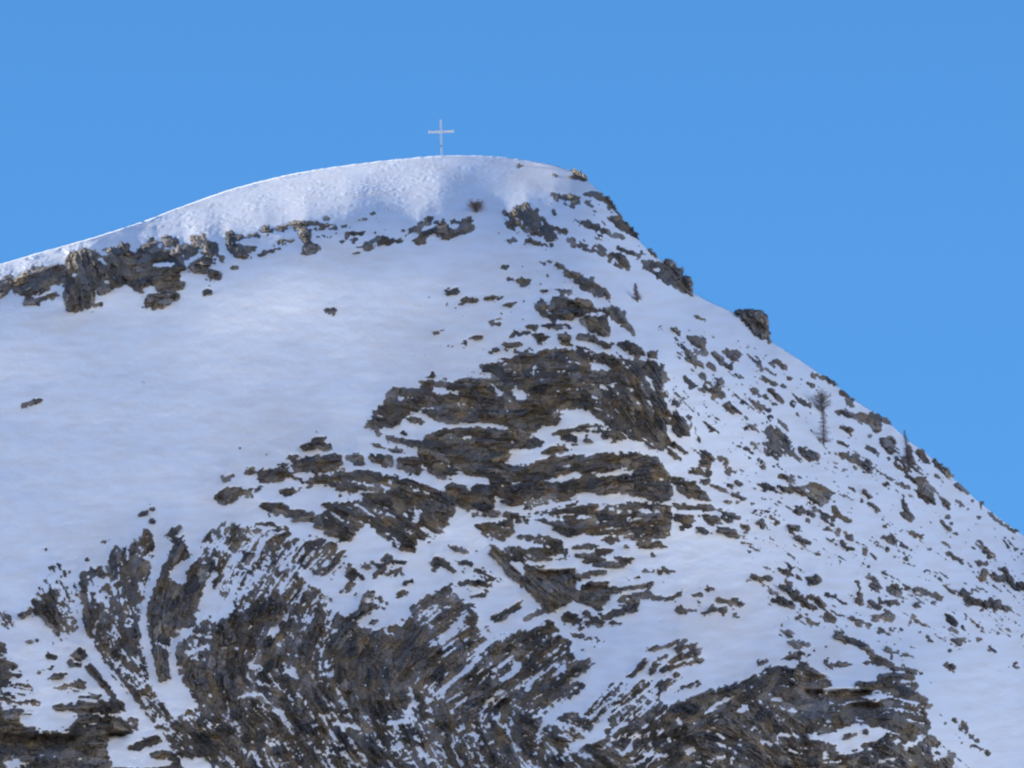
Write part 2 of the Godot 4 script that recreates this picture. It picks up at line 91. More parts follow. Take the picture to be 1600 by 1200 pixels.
[1.00, 1475, 862, 1485, 862, 1490, 870, 1500, 870, 1502, 876, 1488, 873, 1478, 867], [0.30, 1520, 843, 1530, 845, 1540, 855, 1550, 865, 1560, 878, 1548, 872, 1535, 860, 1525, 850], [1.45, 1380, 838, 1392, 837, 1402, 845, 1400, 850, 1390, 850, 1385, 845], [1.45, 1303, 828, 1312, 828, 1315, 838, 1308, 840],
[2.00, 1070, 525, 1085, 525, 1100, 527, 1102, 540, 1103, 548, 1090, 545, 1078, 538], [2.00, 1130, 550, 1140, 545, 1155, 547, 1162, 553, 1155, 562, 1150, 563, 1140, 562, 1135, 555], [1.80, 1130, 568, 1145, 567, 1145, 575, 1138, 578], [1.10, 1168, 555, 1185, 560, 1190, 568, 1190, 580, 1183, 572, 1175, 563], [1.45, 1148, 585, 1160, 587, 1163, 592, 1152, 590], [1.90, 1115, 592, 1125, 590, 1135, 597, 1130, 603, 1120, 598], [1.80, 1170, 607, 1180, 607, 1187, 615, 1180, 618, 1173, 613], [1.10, 1165, 620, 1180, 627, 1192, 632, 1205, 642, 1195, 643, 1185, 638], [1.80, 1235, 622, 1243, 625, 1242, 638, 1233, 635], [1.00, 1112, 610, 1125, 607, 1132, 618, 1125, 623], [2.00, 1125, 632, 1140, 628, 1150, 640, 1158, 645, 1140, 645],
[-0.90, 1040, 590, 1075, 585, 1120, 640, 1145, 680, 1130, 690, 1090, 670, 1060, 660, 1042, 630], [1.00, 1055, 645, 1065, 650, 1075, 665, 1080, 682, 1068, 680, 1055, 668, 1048, 660], [0.40, 1195, 670, 1205, 665, 1215, 672, 1225, 680, 1235, 690, 1232, 700, 1240, 705, 1250, 715, 1258, 722, 1245, 720, 1232, 712, 1222, 705, 1222, 715, 1205, 713, 1192, 708, 1195, 697, 1205, 690, 1198, 680], [1.80, 1245, 698, 1255, 697, 1262, 705, 1278, 708, 1283, 722, 1270, 722, 1255, 715], [0.00, 1185, 715, 1195, 720, 1198, 730, 1190, 738, 1180, 728], [0.50, 1205, 728, 1215, 723, 1225, 730, 1228, 737, 1215, 732], [-1.20, 1130, 705, 1160, 715, 1190, 735, 1190, 745, 1160, 740, 1130, 720],
[0.50, 1213, 743, 1230, 742, 1265, 743, 1272, 747, 1250, 746, 1240, 752, 1225, 750], [1.00, 1213, 758, 1230, 760, 1245, 760, 1265, 755, 1280, 755, 1295, 765, 1303, 770, 1300, 778, 1290, 780, 1295, 785, 1283, 792, 1275, 785, 1262, 775, 1245, 770, 1230, 770], [1.80, 1243, 790, 1253, 790, 1258, 798, 1250, 805, 1242, 800], [1.10, 1318, 808, 1326, 812, 1326, 823, 1315, 815], [1.80, 1183, 810, 1192, 810, 1197, 820, 1195, 828, 1187, 822], [0.50, 1230, 818, 1250, 822, 1240, 835, 1235, 835],
[0.70, 1088, 705, 1100, 703, 1113, 708, 1115, 720, 1110, 730, 1112, 745, 1108, 757, 1095, 755, 1090, 745, 1075, 743, 1070, 730, 1088, 728, 1095, 720], [1.00, 1045, 745, 1065, 750, 1085, 752, 1090, 762, 1105, 772, 1108, 783, 1090, 782, 1070, 775, 1058, 765], [1.45, 1133, 735, 1143, 728, 1145, 740, 1137, 745], [1.10, 1135, 755, 1145, 755, 1145, 765, 1135, 762], [-0.30, 1110, 755, 1130, 755, 1160, 775, 1165, 783, 1140, 785, 1115, 770], [0.70, 1050, 787, 1070, 789, 1090, 788, 1110, 787, 1115, 797, 1100, 800, 1088, 798, 1055, 796], [1.10, 1055, 805, 1080, 805, 1088, 815, 1075, 818, 1055, 815], [1.80, 1092, 803, 1110, 805, 1125, 812, 1128, 820, 1110, 820, 1098, 812], [1.10, 1120, 795, 1140, 800, 1157, 805, 1158, 812, 1145, 812, 1130, 808], [1.10, 1085, 823, 1100, 822, 1104, 835, 1092, 830], [2.00, 1115, 825, 1135, 823, 1152, 830, 1153, 842, 1140, 838, 1125, 832], [1.80, 1153, 816, 1165, 820, 1176, 824, 1170, 830, 1157, 828],
[0.50, 1318, 625, 1330, 622, 1337, 632, 1330, 636, 1320, 635], [1.80, 1295, 640, 1320, 643, 1345, 647, 1365, 644, 1385, 653, 1393, 663, 1380, 660, 1378, 673, 1368, 676, 1358, 668, 1345, 660, 1330, 653, 1310, 648], [2.00, 1372, 685, 1380, 682, 1395, 680, 1398, 690, 1398, 705, 1390, 712, 1382, 700, 1375, 692], [1.45, 1305, 708, 1320, 708, 1340, 712, 1348, 720, 1358, 722, 1365, 730, 1362, 738, 1352, 732, 1345, 725, 1330, 722, 1318, 717], [0.40, 1398, 715, 1410, 712, 1420, 720, 1432, 735, 1425, 738, 1412, 735, 1400, 730], [1.10, 1415, 700, 1422, 695, 1428, 710, 1430, 725, 1436, 738, 1425, 730, 1415, 715], [2.00, 1408, 742, 1425, 745, 1448, 745, 1450, 755, 1458, 770, 1464, 785, 1460, 790, 1445, 785, 1432, 775, 1425, 765, 1435, 762, 1425, 752], [1.45, 1470, 778, 1480, 785, 1488, 793, 1483, 797, 1473, 788], [1.80, 1430, 703, 1440, 703, 1449, 713, 1453, 724, 1445, 727, 1435, 717], [1.80, 1455, 716, 1470, 725, 1489, 742, 1488, 748, 1472, 738, 1460, 728], [1.00, 1408, 800, 1415, 797, 1425, 803, 1430, 808, 1428, 815, 1415, 812, 1408, 806],
[0.10, 140, 890, 150, 882, 165, 885, 175, 860, 190, 855, 210, 850, 220, 840, 235, 838, 240, 855, 240, 870, 232, 905, 222, 945, 215, 975, 222, 1010, 230, 1050, 240, 1080, 255, 1100, 280, 1125, 320, 1150, 340, 1180, 300, 1180, 270, 1170, 240, 1130, 210, 1090, 180, 1060, 150, 1010, 135, 960, 127, 900], [0.40, 185, 880, 200, 870, 222, 880, 232, 895, 222, 935, 212, 960, 218, 1000, 205, 1030, 190, 1010, 185, 960, 190, 920],
[-0.20, 30, 960, 45, 948, 55, 930, 70, 905, 85, 880, 95, 880, 110, 895, 118, 920, 120, 960, 122, 990, 115, 985, 98, 1000, 92, 995, 80, 975, 62, 965, 50, 960, 32, 965], [2.00, 32, 957, 50, 950, 65, 940, 75, 920, 85, 922, 88, 945, 95, 970, 98, 985, 92, 995, 80, 980, 68, 968, 50, 957, 35, 965], [2.00, 125, 895, 132, 892, 134, 920, 140, 940, 155, 955, 160, 965, 145, 975, 142, 1000, 133, 985, 127, 955, 124, 920], [-0.20, 0, 955, 15, 958, 22, 975, 10, 985, 0, 975, -16, 965],
[1.00, 0, 1003, 8, 1008, 10, 1020, 0, 1025, -16, 1022, -16, 1005], [2.00, 115, 1020, 125, 1012, 133, 1015, 135, 1028, 125, 1035, 117, 1030], [1.00, 85, 1075, 105, 1068, 125, 1065, 132, 1070, 128, 1076, 105, 1075, 90, 1082], [0.70, 133, 1040, 145, 1035, 160, 1060, 175, 1080, 185, 1095, 172, 1090, 160, 1075, 145, 1055], [-0.20, -16, 1025, 0, 1025, 20, 1035, 40, 1060, 60, 1090, 60, 1110, 40, 1115, 25, 1110, 0, 1120, -16, 1120], [1.00, -16, 1035, 0, 1035, 15, 1045, 18, 1060, 10, 1075, 0, 1080, -16, 1080],
[1.10, 85, 1108, 115, 1102, 150, 1096, 180, 1092, 195, 1100, 195, 1110, 185, 1117, 165, 1115, 150, 1115, 130, 1120, 115, 1115, 120, 1110], [1.1, -16, 1110, 0, 1110, 25, 1112, 30, 1130, 60, 1140, 80, 1142, 110, 1135, 125, 1120, 150, 1118, 190, 1120, 200, 1130, 210, 1140, 170, 1150, 165, 1170, 175, 1185, 170, 1225, -16, 1225], [1.45, 195, 1170, 220, 1158, 245, 1150, 255, 1158, 235, 1165, 210, 1172], [1.00, 230, 1175, 255, 1172, 270, 1178, 260, 1185, 240, 1185], [0.50, 200, 1125, 215, 1120, 215, 1140, 195, 1150, 180, 1150, 190, 1135], [0.30, 170, 1200, 200, 1200, 250, 1202, 290, 1210, 290, 1225, 170, 1225],
[-1.1, 1050, 485, 1110, 500, 1210, 565, 1400, 695, 1600, 855, 1610, 1010, 1450, 1000, 1280, 900, 1170, 868, 1120, 700, 1060, 600], [-1.15, 1180, 880, 1300, 880, 1460, 1000, 1400, 1040, 1300, 1000, 1200, 960], [-1.6, 640, 480, 860, 400, 900, 480, 800, 560, 660, 600],
[0.30, 215, 845, 225, 828, 235, 828, 242, 850, 243, 865, 235, 865, 225, 860]]
# single stones and ledges: half width, then the line they follow
const STONES := [
[3, 6, 432, 17, 434], [6, 43, 471, 55, 473], [4, 50, 472, 90, 460], [4, 151, 477, 160, 475], [1.5, 144, 487], [6, 318, 382, 335, 386], [4, 320, 394, 345, 400, 348, 405], [4, 320, 456, 330, 455], [1.4, 360, 420, 368, 418], [4, 390, 369, 398, 367], [2.5, 407, 361, 412, 358, 425, 362], [3, 418, 354], [4, 433, 357, 440, 358, 446, 354], [2, 407, 371], [2, 417, 368], [2, 432, 380, 440, 376], [2, 455, 376], [3, 408, 398, 416, 394], [2.5, 418, 393, 440, 386], [2, 445, 384, 450, 383], [3, 455, 349, 466, 348], [3, 462, 358, 470, 352], [2, 480, 352, 502, 349], [1.5, 485, 359, 505, 358], [3, 507, 342, 513, 343], [3, 495, 371, 514, 370], [2.5, 534, 377, 545, 378, 558, 374], [3, 542, 367, 566, 364], [2, 572, 364], [2, 535, 356, 555, 351], [3, 556, 351], [2, 540, 343], [2, 568, 342], [1.5, 578, 333, 588, 332], [2, 553, 397, 562, 394], [1.5, 555, 395, 555, 400, 562, 400], [2, 585, 363], [1.5, 630, 360], [5, 644, 360, 655, 358], [3, 655, 350, 672, 345], [5, 668, 345, 674, 343], [2.5, 680, 347, 692, 345], [1.5, 705, 347, 714, 346],
[3, 785, 332, 796, 336], [4, 795, 346, 808, 350], [1.5, 789, 362], [1.5, 777, 364], [4, 862, 384], [2, 856, 389], [2, 867, 397], [3, 810, 350, 830, 365], [4, 868, 357, 886, 362], [3, 884, 360], [3.5, 965, 388, 990, 396], [2, 930, 370, 940, 376], [2, 893, 326], [1.5, 882, 321], [2, 811, 259, 826, 260], [1.5, 868, 275], [3, 915, 315, 925, 322], [2, 966, 335, 971, 341], [2.5, 944, 348], [1.5, 930, 330], [2, 998, 379, 1002, 384], [3, 1017, 394, 1023, 398], [4, 998, 400], [2, 1000, 395, 1006, 398], [4, 885, 427, 905, 431], [4, 875, 455, 893, 457], [2.5, 845, 411, 860, 409, 866, 407], [2.5, 871, 413, 879, 416], [2.2, 783, 419, 791, 419], [1.5, 829, 428], [3, 795, 437], [1.5, 773, 438], [1.2, 855, 431], [1.2, 830, 416], [1.2, 815, 414], [1.2, 742, 439], [3, 700, 458, 713, 455], [1.2, 698, 454], [2, 725, 467, 743, 469], [1.5, 715, 476, 738, 472], [2, 695, 477, 700, 476], [2, 760, 467, 784, 465], [3, 775, 466, 784, 465], [3, 791, 478, 800, 477], [1.5, 818, 468], [1.5, 847, 455, 854, 454], [1.5, 818, 496], [2.5, 768, 507, 782, 506], [1.5, 780, 503], [2, 680, 520, 684, 518], [1.5, 690, 516, 695, 515], [2, 742, 526, 750, 526], [1.0, 222, 596, 238, 596], [3.5, 34, 634, 62, 626], [3, 675, 586, 677, 583],
[4, 850, 490, 868, 502], [5, 828, 510, 836, 512], [3.5, 852, 510, 875, 512], [3, 885, 508, 893, 512], [3, 798, 527, 806, 520], [3, 810, 522, 828, 521], [2, 895, 525, 905, 526], [5, 907, 525, 928, 531], [4.5, 937, 535, 953, 541], [3, 790, 538, 815, 538], [4, 806, 550, 825, 553], [2, 828, 543], [2, 763, 553, 775, 548], [4, 605, 686, 630, 690, 652, 695], [6, 558, 715, 567, 722], [4, 590, 678], [3, 632, 677], [3, 590, 695], [1.5, 585, 696, 600, 700], [3, 640, 655, 660, 660], [2, 915, 680], [1.5, 915, 688, 928, 690], [1.5, 940, 682, 950, 683], [2, 975, 683], [2.5, 980, 733, 984, 734], [1.5, 815, 790, 855, 785], [1.2, 868, 786, 905, 778], [3, 740, 805, 780, 802], [4, 790, 803, 805, 808], [2.5, 917, 880, 935, 883], [3, 940, 882, 975, 881], [3, 978, 853], [2, 1018, 867, 1023, 867], [7, 770, 860, 800, 895, 830, 920, 862, 950], [2.5, 820, 885, 848, 886], [3, 878, 893, 897, 890], [3.5, 900, 902, 945, 894], [3.5, 950, 922, 1000, 917, 1017, 914], [4.5, 950, 962, 972, 955], [3, 1022, 936, 1050, 936, 1062, 930], [3, 1065, 924], [2, 1105, 920, 1115, 922], [2.5, 1030, 893, 1052, 893], [1.2, 1000, 890, 1020, 892], [1.5, 1037, 885], [1.5, 975, 904, 1000, 903], [1.5, 1040, 904], [1.5, 1075, 953, 1087, 954], [3.5, 1145, 940, 1158, 946], [1.7, 1145, 962, 1153, 962], [2.5, 1092, 943], [1.5, 1137, 928], [2.5, 915, 960, 942, 972], [1.5, 953, 973, 968, 973], [3.5, 895, 995, 910, 993], [2, 908, 983], [4, 822, 966, 840, 958, 862, 953],
[4, 452, 715, 462, 716], [2, 450, 708], [2, 418, 709], [1.5, 373, 702], [2, 495, 675], [3.5, 350, 749, 364, 745], [4, 385, 738, 394, 736], [3, 448, 728, 458, 727], [3, 455, 745, 470, 750], [2.5, 475, 757, 495, 758], [3, 384, 766, 404, 764], [2, 532, 776], [1.5, 546, 776], [3, 568, 885, 578, 888], [3, 580, 880, 600, 886], [4, 566, 902], [3, 585, 900, 596, 892], [3, 633, 912, 643, 907], [3, 595, 938], [3, 600, 950], [1.5, 605, 945], [2.5, 555, 928], [2, 725, 890], [2.5, 718, 912, 728, 913], [3.5, 735, 910, 765, 915], [2.5, 735, 930, 755, 930], [2, 730, 925], [3, 760, 925], [3, 738, 945], [1.2, 743, 985, 750, 997], [1.5, 760, 983, 765, 988], [1.5, 1015, 1040, 1040, 1025], [3, 1018, 1048, 1028, 1038], [3, 1015, 1015, 1045, 1008, 1070, 1002], [3.5, 1035, 1047, 1065, 1025], [3, 1045, 1045, 1095, 1030], [5, 1055, 1055], [2.5, 1065, 1075, 1093, 1066], [3, 1060, 1080], [2.5, 1322, 1150, 1335, 1148], [3, 1352, 1142], [3, 1387, 1147], [3, 1465, 1177], [2, 1505, 1128, 1512, 1142], [2, 1492, 1125], [3, 1500, 1140], [2.5, 1515, 1150, 1530, 1160], [2, 1520, 1165, 1545, 1178], [2, 1480, 1130], [1.5, 1547, 1175], [1.2, 1470, 1118], [1.5, 1492, 1145, 1505, 1160], [3, 1290, 1040, 1325, 1038], [3, 1290, 1033], [2, 1340, 1068, 1365, 1065], [3, 1305, 981, 1318, 990], [5, 1320, 997, 1350, 1010, 1362, 1020], [4.5, 1362, 1027, 1375, 1030, 1398, 1043], [2, 1352, 1035, 1380, 1035], [3.5, 1410, 1042, 1430, 1050], [3.5, 1440, 1052], [3, 1454, 1064], [3, 1385, 1010, 1393, 1025],
[3.5, 1178, 902, 1187, 903], [2, 1190, 903, 1200, 905], [2.5, 1200, 900, 1208, 905], [2, 1170, 908], [2.5, 1217, 890, 1228, 900], [3, 1225, 890, 1235, 895], [3, 1235, 887], [3, 1245, 899, 1250, 902], [3.5, 1228, 908, 1236, 914], [3.5, 1222, 917, 1232, 921], [4, 1235, 923, 1247, 928], [5, 1240, 932, 1258, 938], [3, 1265, 930, 1272, 935], [4, 1275, 935, 1285, 945], [4.5, 1255, 945, 1272, 950], [5, 1218, 935, 1238, 947], [2.5, 1200, 935, 1225, 945], [4, 1250, 955], [2.5, 1263, 960], [3, 1240, 965, 1250, 965], [1.5, 1232, 965], [1.5, 1200, 922, 1215, 928], [2.5, 1292, 928, 1305, 934], [1.5, 1305, 934, 1320, 943], [2, 1280, 920], [2.5, 1222, 978], [2.5, 1220, 991], [2.5, 1228, 988, 1238, 994], [3, 1237, 1003, 1262, 1008], [3, 1243, 1010, 1255, 1020], [2, 1273, 1017], [2, 1265, 1022], [2, 1290, 1012], [3, 1340, 910, 1345, 930], [3, 1358, 898, 1370, 910], [2.5, 1415, 918, 1430, 923], [4, 1435, 920, 1470, 935], [4, 1440, 925, 1460, 930], [2.5, 1395, 942, 1407, 942], [2.5, 1372, 938, 1393, 945], [3.5, 1360, 940, 1372, 950], [2.5, 1432, 942, 1436, 947], [3, 1330, 965, 1345, 975], [2, 1345, 968, 1360, 980], [5, 1368, 966], [5, 1380, 963, 1395, 968], [3, 1385, 955, 1394, 962], [2.5, 1425, 960, 1431, 965], [3, 1424, 970], [5, 1392, 983], [4, 1408, 983], [2, 1370, 990], [1.2, 1375, 982, 1390, 992], [5, 1483, 963, 1493, 972], [3, 1485, 983, 1495, 986], [2, 1505, 978], [3, 1453, 1001], [1.2, 1450, 994], [3, 1490, 1000, 1500, 1008], [2.5, 1483, 1017], [4, 1528, 1000], [2, 1545, 1012, 1555, 1018], [4.5, 1480, 1041, 1488, 1045], [1.5, 1475, 1040], [1.5, 1548, 983], [2.5, 1585, 1040, 1590, 1043], [2, 1573, 1044], [1.5, 1596, 993], [4, 1503, 922, 1520, 938], [5, 1510, 940, 1530, 940], [5, 1540, 942, 1560, 945], [3, 1565, 948, 1575, 952], [3, 1533, 953], [2, 1537, 963], [3, 1520, 925], [3, 1545, 935], [3, 1530, 880, 1540, 882], [6, 1592, 915, 1612, 918],
[3, 1387, 857], [2.5, 1400, 855, 1412, 865], [2, 1415, 870, 1425, 875], [2, 1408, 850, 1415, 855], [2.5, 1425, 833, 1440, 838], [2, 1382, 823], [2.5, 1285, 828, 1300, 828], [3, 1320, 835, 1330, 840], [3, 1315, 845, 1322, 857], [2.5, 1325, 855, 1333, 857], [2.5, 1342, 858, 1352, 862], [2, 1346, 837], [1.1, 1290, 840, 1320, 855], [3.5, 1085, 548, 1100, 552], [3.5, 1073, 550, 1085, 560], [4.5, 1080, 562, 1095, 570], [3, 1082, 578], [3, 1092, 552], [3.5, 1105, 568, 1115, 575], [3, 1050, 512, 1060, 520], [2.5, 1032, 511], [3, 1115, 553, 1128, 568], [2, 1205, 567], [3, 1213, 565, 1230, 577], [2, 1210, 573], [2, 1195, 575, 1208, 585], [2.5, 1190, 592, 1228, 604], [2, 1235, 592], [3, 1163, 616], [3, 1197, 620], [4, 1205, 610, 1222, 628], [3.5, 1248, 625, 1265, 635], [2, 1265, 645], [2, 1245, 650], [2, 1230, 643], [4, 1070, 590, 1082, 605], [3, 1090, 585, 1100, 590], [2, 1095, 590, 1120, 605], [3, 1100, 605, 1112, 613], [4, 1115, 620], [4, 1050, 625, 1057, 630], [2.5, 1088, 680, 1095, 690], [1.5, 1075, 650, 1090, 680], [1.5, 1100, 660, 1115, 672], [4, 1165, 655], [3, 1175, 665, 1185, 673], [2.5, 1160, 667, 1172, 673], [3, 1205, 652], [2, 1215, 655, 1228, 668], [2, 1175, 692, 1195, 695], [2, 1180, 700], [3, 1195, 758, 1208, 766], [3, 1265, 800, 1272, 805], [3, 1240, 800], [3, 1270, 795, 1305, 812], [4, 1300, 795, 1325, 815], [2, 1205, 808, 1215, 816], [3.5, 1245, 840, 1262, 850], [3, 1262, 815], [2.5, 1205, 838, 1211, 838], [4, 1040, 692, 1055, 697], [3, 1060, 697, 1070, 708], [4, 1045, 705, 1065, 718], [3, 1084, 705], [3, 1123, 715, 1138, 723], [3.5, 1152, 752, 1156, 758], [3.5, 1065, 823, 1080, 822], [3, 1108, 830], [3, 1135, 815, 1140, 815], [2.5, 1175, 788], [2, 1180, 775],
[3, 1270, 585, 1300, 597], [3, 1290, 592, 1303, 600], [3, 1312, 611, 1325, 621], [2.5, 1263, 600, 1278, 605], [4.5, 1360, 682], [3, 1353, 700, 1365, 703], [3, 1328, 668], [2, 1328, 683], [3, 1310, 690, 1318, 695], [2.5, 1325, 697], [2.5, 1317, 668, 1332, 672], [3, 1335, 731], [2, 1350, 739], [2.5, 1370, 742], [4, 1388, 715], [2, 1455, 760, 1475, 785], [2, 1410, 755, 1420, 762], [2.5, 1462, 743, 1472, 748], [3, 1495, 758, 1512, 771], [4, 1533, 789], [3.5, 1545, 803, 1565, 817], [3, 1570, 820, 1588, 832], [2, 1520, 783], [2.5, 1495, 783, 1507, 793], [3, 1513, 795], [3, 1530, 808], [3.5, 1410, 780, 1415, 795], [2.5, 1358, 787, 1375, 798], [3, 1350, 768, 1360, 775], [2, 1345, 772], [1.5, 1345, 780], [2.5, 1383, 757], [2, 1324, 744], [2.5, 1383, 823], [3, 1454, 817], [3, 1480, 808], [3, 1487, 817], [1.2, 1470, 815, 1485, 827], [3, 1495, 833],
[2, 236, 795, 240, 796], [2.5, 218, 804, 228, 803], [2.5, 236, 813, 240, 817], [1.5, 155, 848, 165, 845], [1.5, 172, 842], [1.5, 188, 842], [2.5, 135, 875], [2.5, 176, 862, 182, 855], [2, 72, 858], [2.5, 90, 880, 93, 885], [2, 80, 888], [4, 100, 898], [4, 108, 1035, 122, 1040], [4, 77, 1025, 86, 1028], [4, 82, 1058, 98, 1056], [1.5, 60, 1050, 80, 1045], [2, 105, 1080, 120, 1080], [1.5, 45, 1002, 60, 1000], [1.5, 82, 1006], [2.5, 85, 1105, 130, 1098], [2, 115, 1090, 165, 1088], [9, 502, 962, 482, 1005, 476, 1040, 480, 1065, 502, 1104], [5, 345, 1000, 338, 1030, 345, 1070], [5, 366, 1000, 355, 1040, 358, 1075], [6, 384, 990, 376, 1030, 372, 1075]]
# snow lying in the rocks: ledges and patches as outlines
const SNOWY := [
[663, 613, 690, 605, 715, 608, 722, 615, 700, 617, 680, 614], [803, 600, 812, 605, 825, 613, 833, 617, 820, 620, 805, 625, 800, 618], [920, 563, 940, 567, 955, 575, 958, 580, 935, 580, 922, 577], [885, 645, 905, 640, 918, 640, 935, 650, 945, 662, 920, 662, 900, 668, 870, 672, 845, 680, 835, 675, 860, 668, 870, 660], [1040, 660, 1050, 665, 1062, 685, 1075, 705, 1090, 725, 1075, 730, 1062, 715, 1050, 700, 1042, 690], [600, 668, 640, 660, 660, 668, 690, 664, 730, 660, 770, 662, 785, 669, 750, 668, 720, 670, 690, 672, 665, 680, 645, 685, 610, 680, 575, 675],
[798, 703, 812, 702, 828, 702, 845, 712, 855, 718, 830, 722, 800, 724, 798, 715], [905, 690, 920, 678, 940, 683, 960, 688, 985, 686, 1005, 690, 1015, 700, 1035, 712, 1025, 715, 1000, 708, 970, 705, 945, 708, 920, 710, 910, 712, 895, 705], [840, 752, 860, 748, 880, 740, 900, 735, 912, 745, 890, 750, 870, 756, 850, 752], [925, 740, 945, 735, 960, 732, 975, 727, 988, 733, 992, 742, 970, 742, 950, 745, 930, 745], [780, 780, 790, 785, 800, 795, 815, 797, 830, 793, 855, 788, 880, 785, 900, 778, 915, 767, 922, 777, 945, 772, 960, 775, 965, 782, 985, 785, 970, 790, 940, 788, 915, 786, 890, 789, 870, 794, 850, 796, 830, 800, 805, 802, 785, 802, 775, 795], [810, 812, 830, 803, 850, 805, 880, 803, 900, 805, 880, 808, 850, 810, 825, 814], [725, 808, 740, 812, 770, 808, 790, 812, 760, 815, 745, 820, 735, 822],
[495, 757, 510, 762, 535, 767, 552, 768, 565, 780, 560, 785, 530, 785, 505, 788, 490, 783, 470, 775, 460, 768, 475, 760], [637, 795, 650, 800, 660, 805, 655, 815, 645, 808, 640, 800], [400, 855, 410, 840, 418, 835, 415, 855, 405, 870, 395, 880, 385, 885, 395, 868], [325, 930, 338, 922, 335, 935, 325, 945], [345, 945, 360, 940, 370, 948, 360, 965, 345, 970, 325, 975], [420, 980, 440, 975, 450, 950, 455, 940, 445, 960, 435, 985, 428, 1000, 422, 995], [445, 1045, 465, 1040, 468, 1060, 470, 1068, 455, 1058, 440, 1050], [320, 1125, 335, 1130, 350, 1140, 368, 1143, 345, 1142, 325, 1133], [284, 1180, 300, 1182, 320, 1180, 330, 1195, 340, 1210, 290, 1210, 280, 1195],
[695, 985, 710, 970, 722, 963, 728, 975, 715, 985, 705, 998, 690, 1010, 685, 1000], [745, 975, 770, 972, 790, 975, 795, 985, 780, 995, 760, 1000, 748, 985], [755, 1000, 760, 1010, 750, 1030, 735, 1050, 715, 1058, 705, 1065, 725, 1045, 745, 1020], [685, 1080, 700, 1072, 712, 1070, 700, 1078, 695, 1090, 688, 1095], [570, 1120, 585, 1125, 600, 1132, 615, 1125, 635, 1122, 645, 1130, 625, 1132, 605, 1136, 590, 1130], [820, 980, 835, 975, 850, 966, 862, 965, 845, 972, 830, 985, 822, 990], [825, 1060, 835, 1050, 845, 1045, 840, 1055, 832, 1068, 825, 1075], [800, 1035, 812, 1030, 815, 1040, 805, 1050, 795, 1045], [838, 1148, 845, 1135, 855, 1125, 850, 1140, 842, 1152], [930, 1120, 950, 1105, 965, 1102, 955, 1115, 940, 1130], [983, 1155, 995, 1145, 1010, 1130, 1015, 1125, 1008, 1138, 998, 1150, 990, 1160], [1055, 1125, 1065, 1122, 1070, 1135, 1062, 1138],
[1100, 1112, 1120, 1095, 1140, 1085, 1150, 1085, 1140, 1095, 1120, 1105, 1105, 1118], [1148, 1110, 1165, 1098, 1175, 1095, 1165, 1110, 1160, 1118, 1150, 1115], [1270, 1070, 1285, 1075, 1300, 1072, 1320, 1066, 1340, 1068, 1320, 1076, 1300, 1080, 1285, 1082], [1340, 1088, 1365, 1083, 1390, 1082, 1408, 1080, 1390, 1088, 1370, 1092, 1355, 1095], [1258, 1143, 1280, 1148, 1305, 1145, 1325, 1132, 1345, 1130, 1365, 1135, 1375, 1132, 1395, 1145, 1400, 1150, 1380, 1152, 1350, 1162, 1335, 1175, 1320, 1180, 1300, 1165, 1280, 1160, 1265, 1155], [1412, 1160, 1425, 1160, 1440, 1148, 1455, 1145, 1445, 1155, 1430, 1165, 1415, 1175], [1455, 1170, 1470, 1165, 1485, 1175, 1475, 1185, 1460, 1190, 1455, 1180],
[147, 905, 165, 900, 172, 908, 160, 918, 148, 912], [172, 915, 183, 913, 184, 935, 176, 930], [60, 1145, 85, 1140, 105, 1138, 115, 1145, 90, 1147], [5, 1190, 25, 1185, 35, 1187, 55, 1195, 30, 1200, 10, 1205], [165, 1178, 185, 1180, 210, 1185, 225, 1175, 235, 1185, 260, 1188, 275, 1190, 250, 1200, 215, 1195, 195, 1198, 175, 1190]]
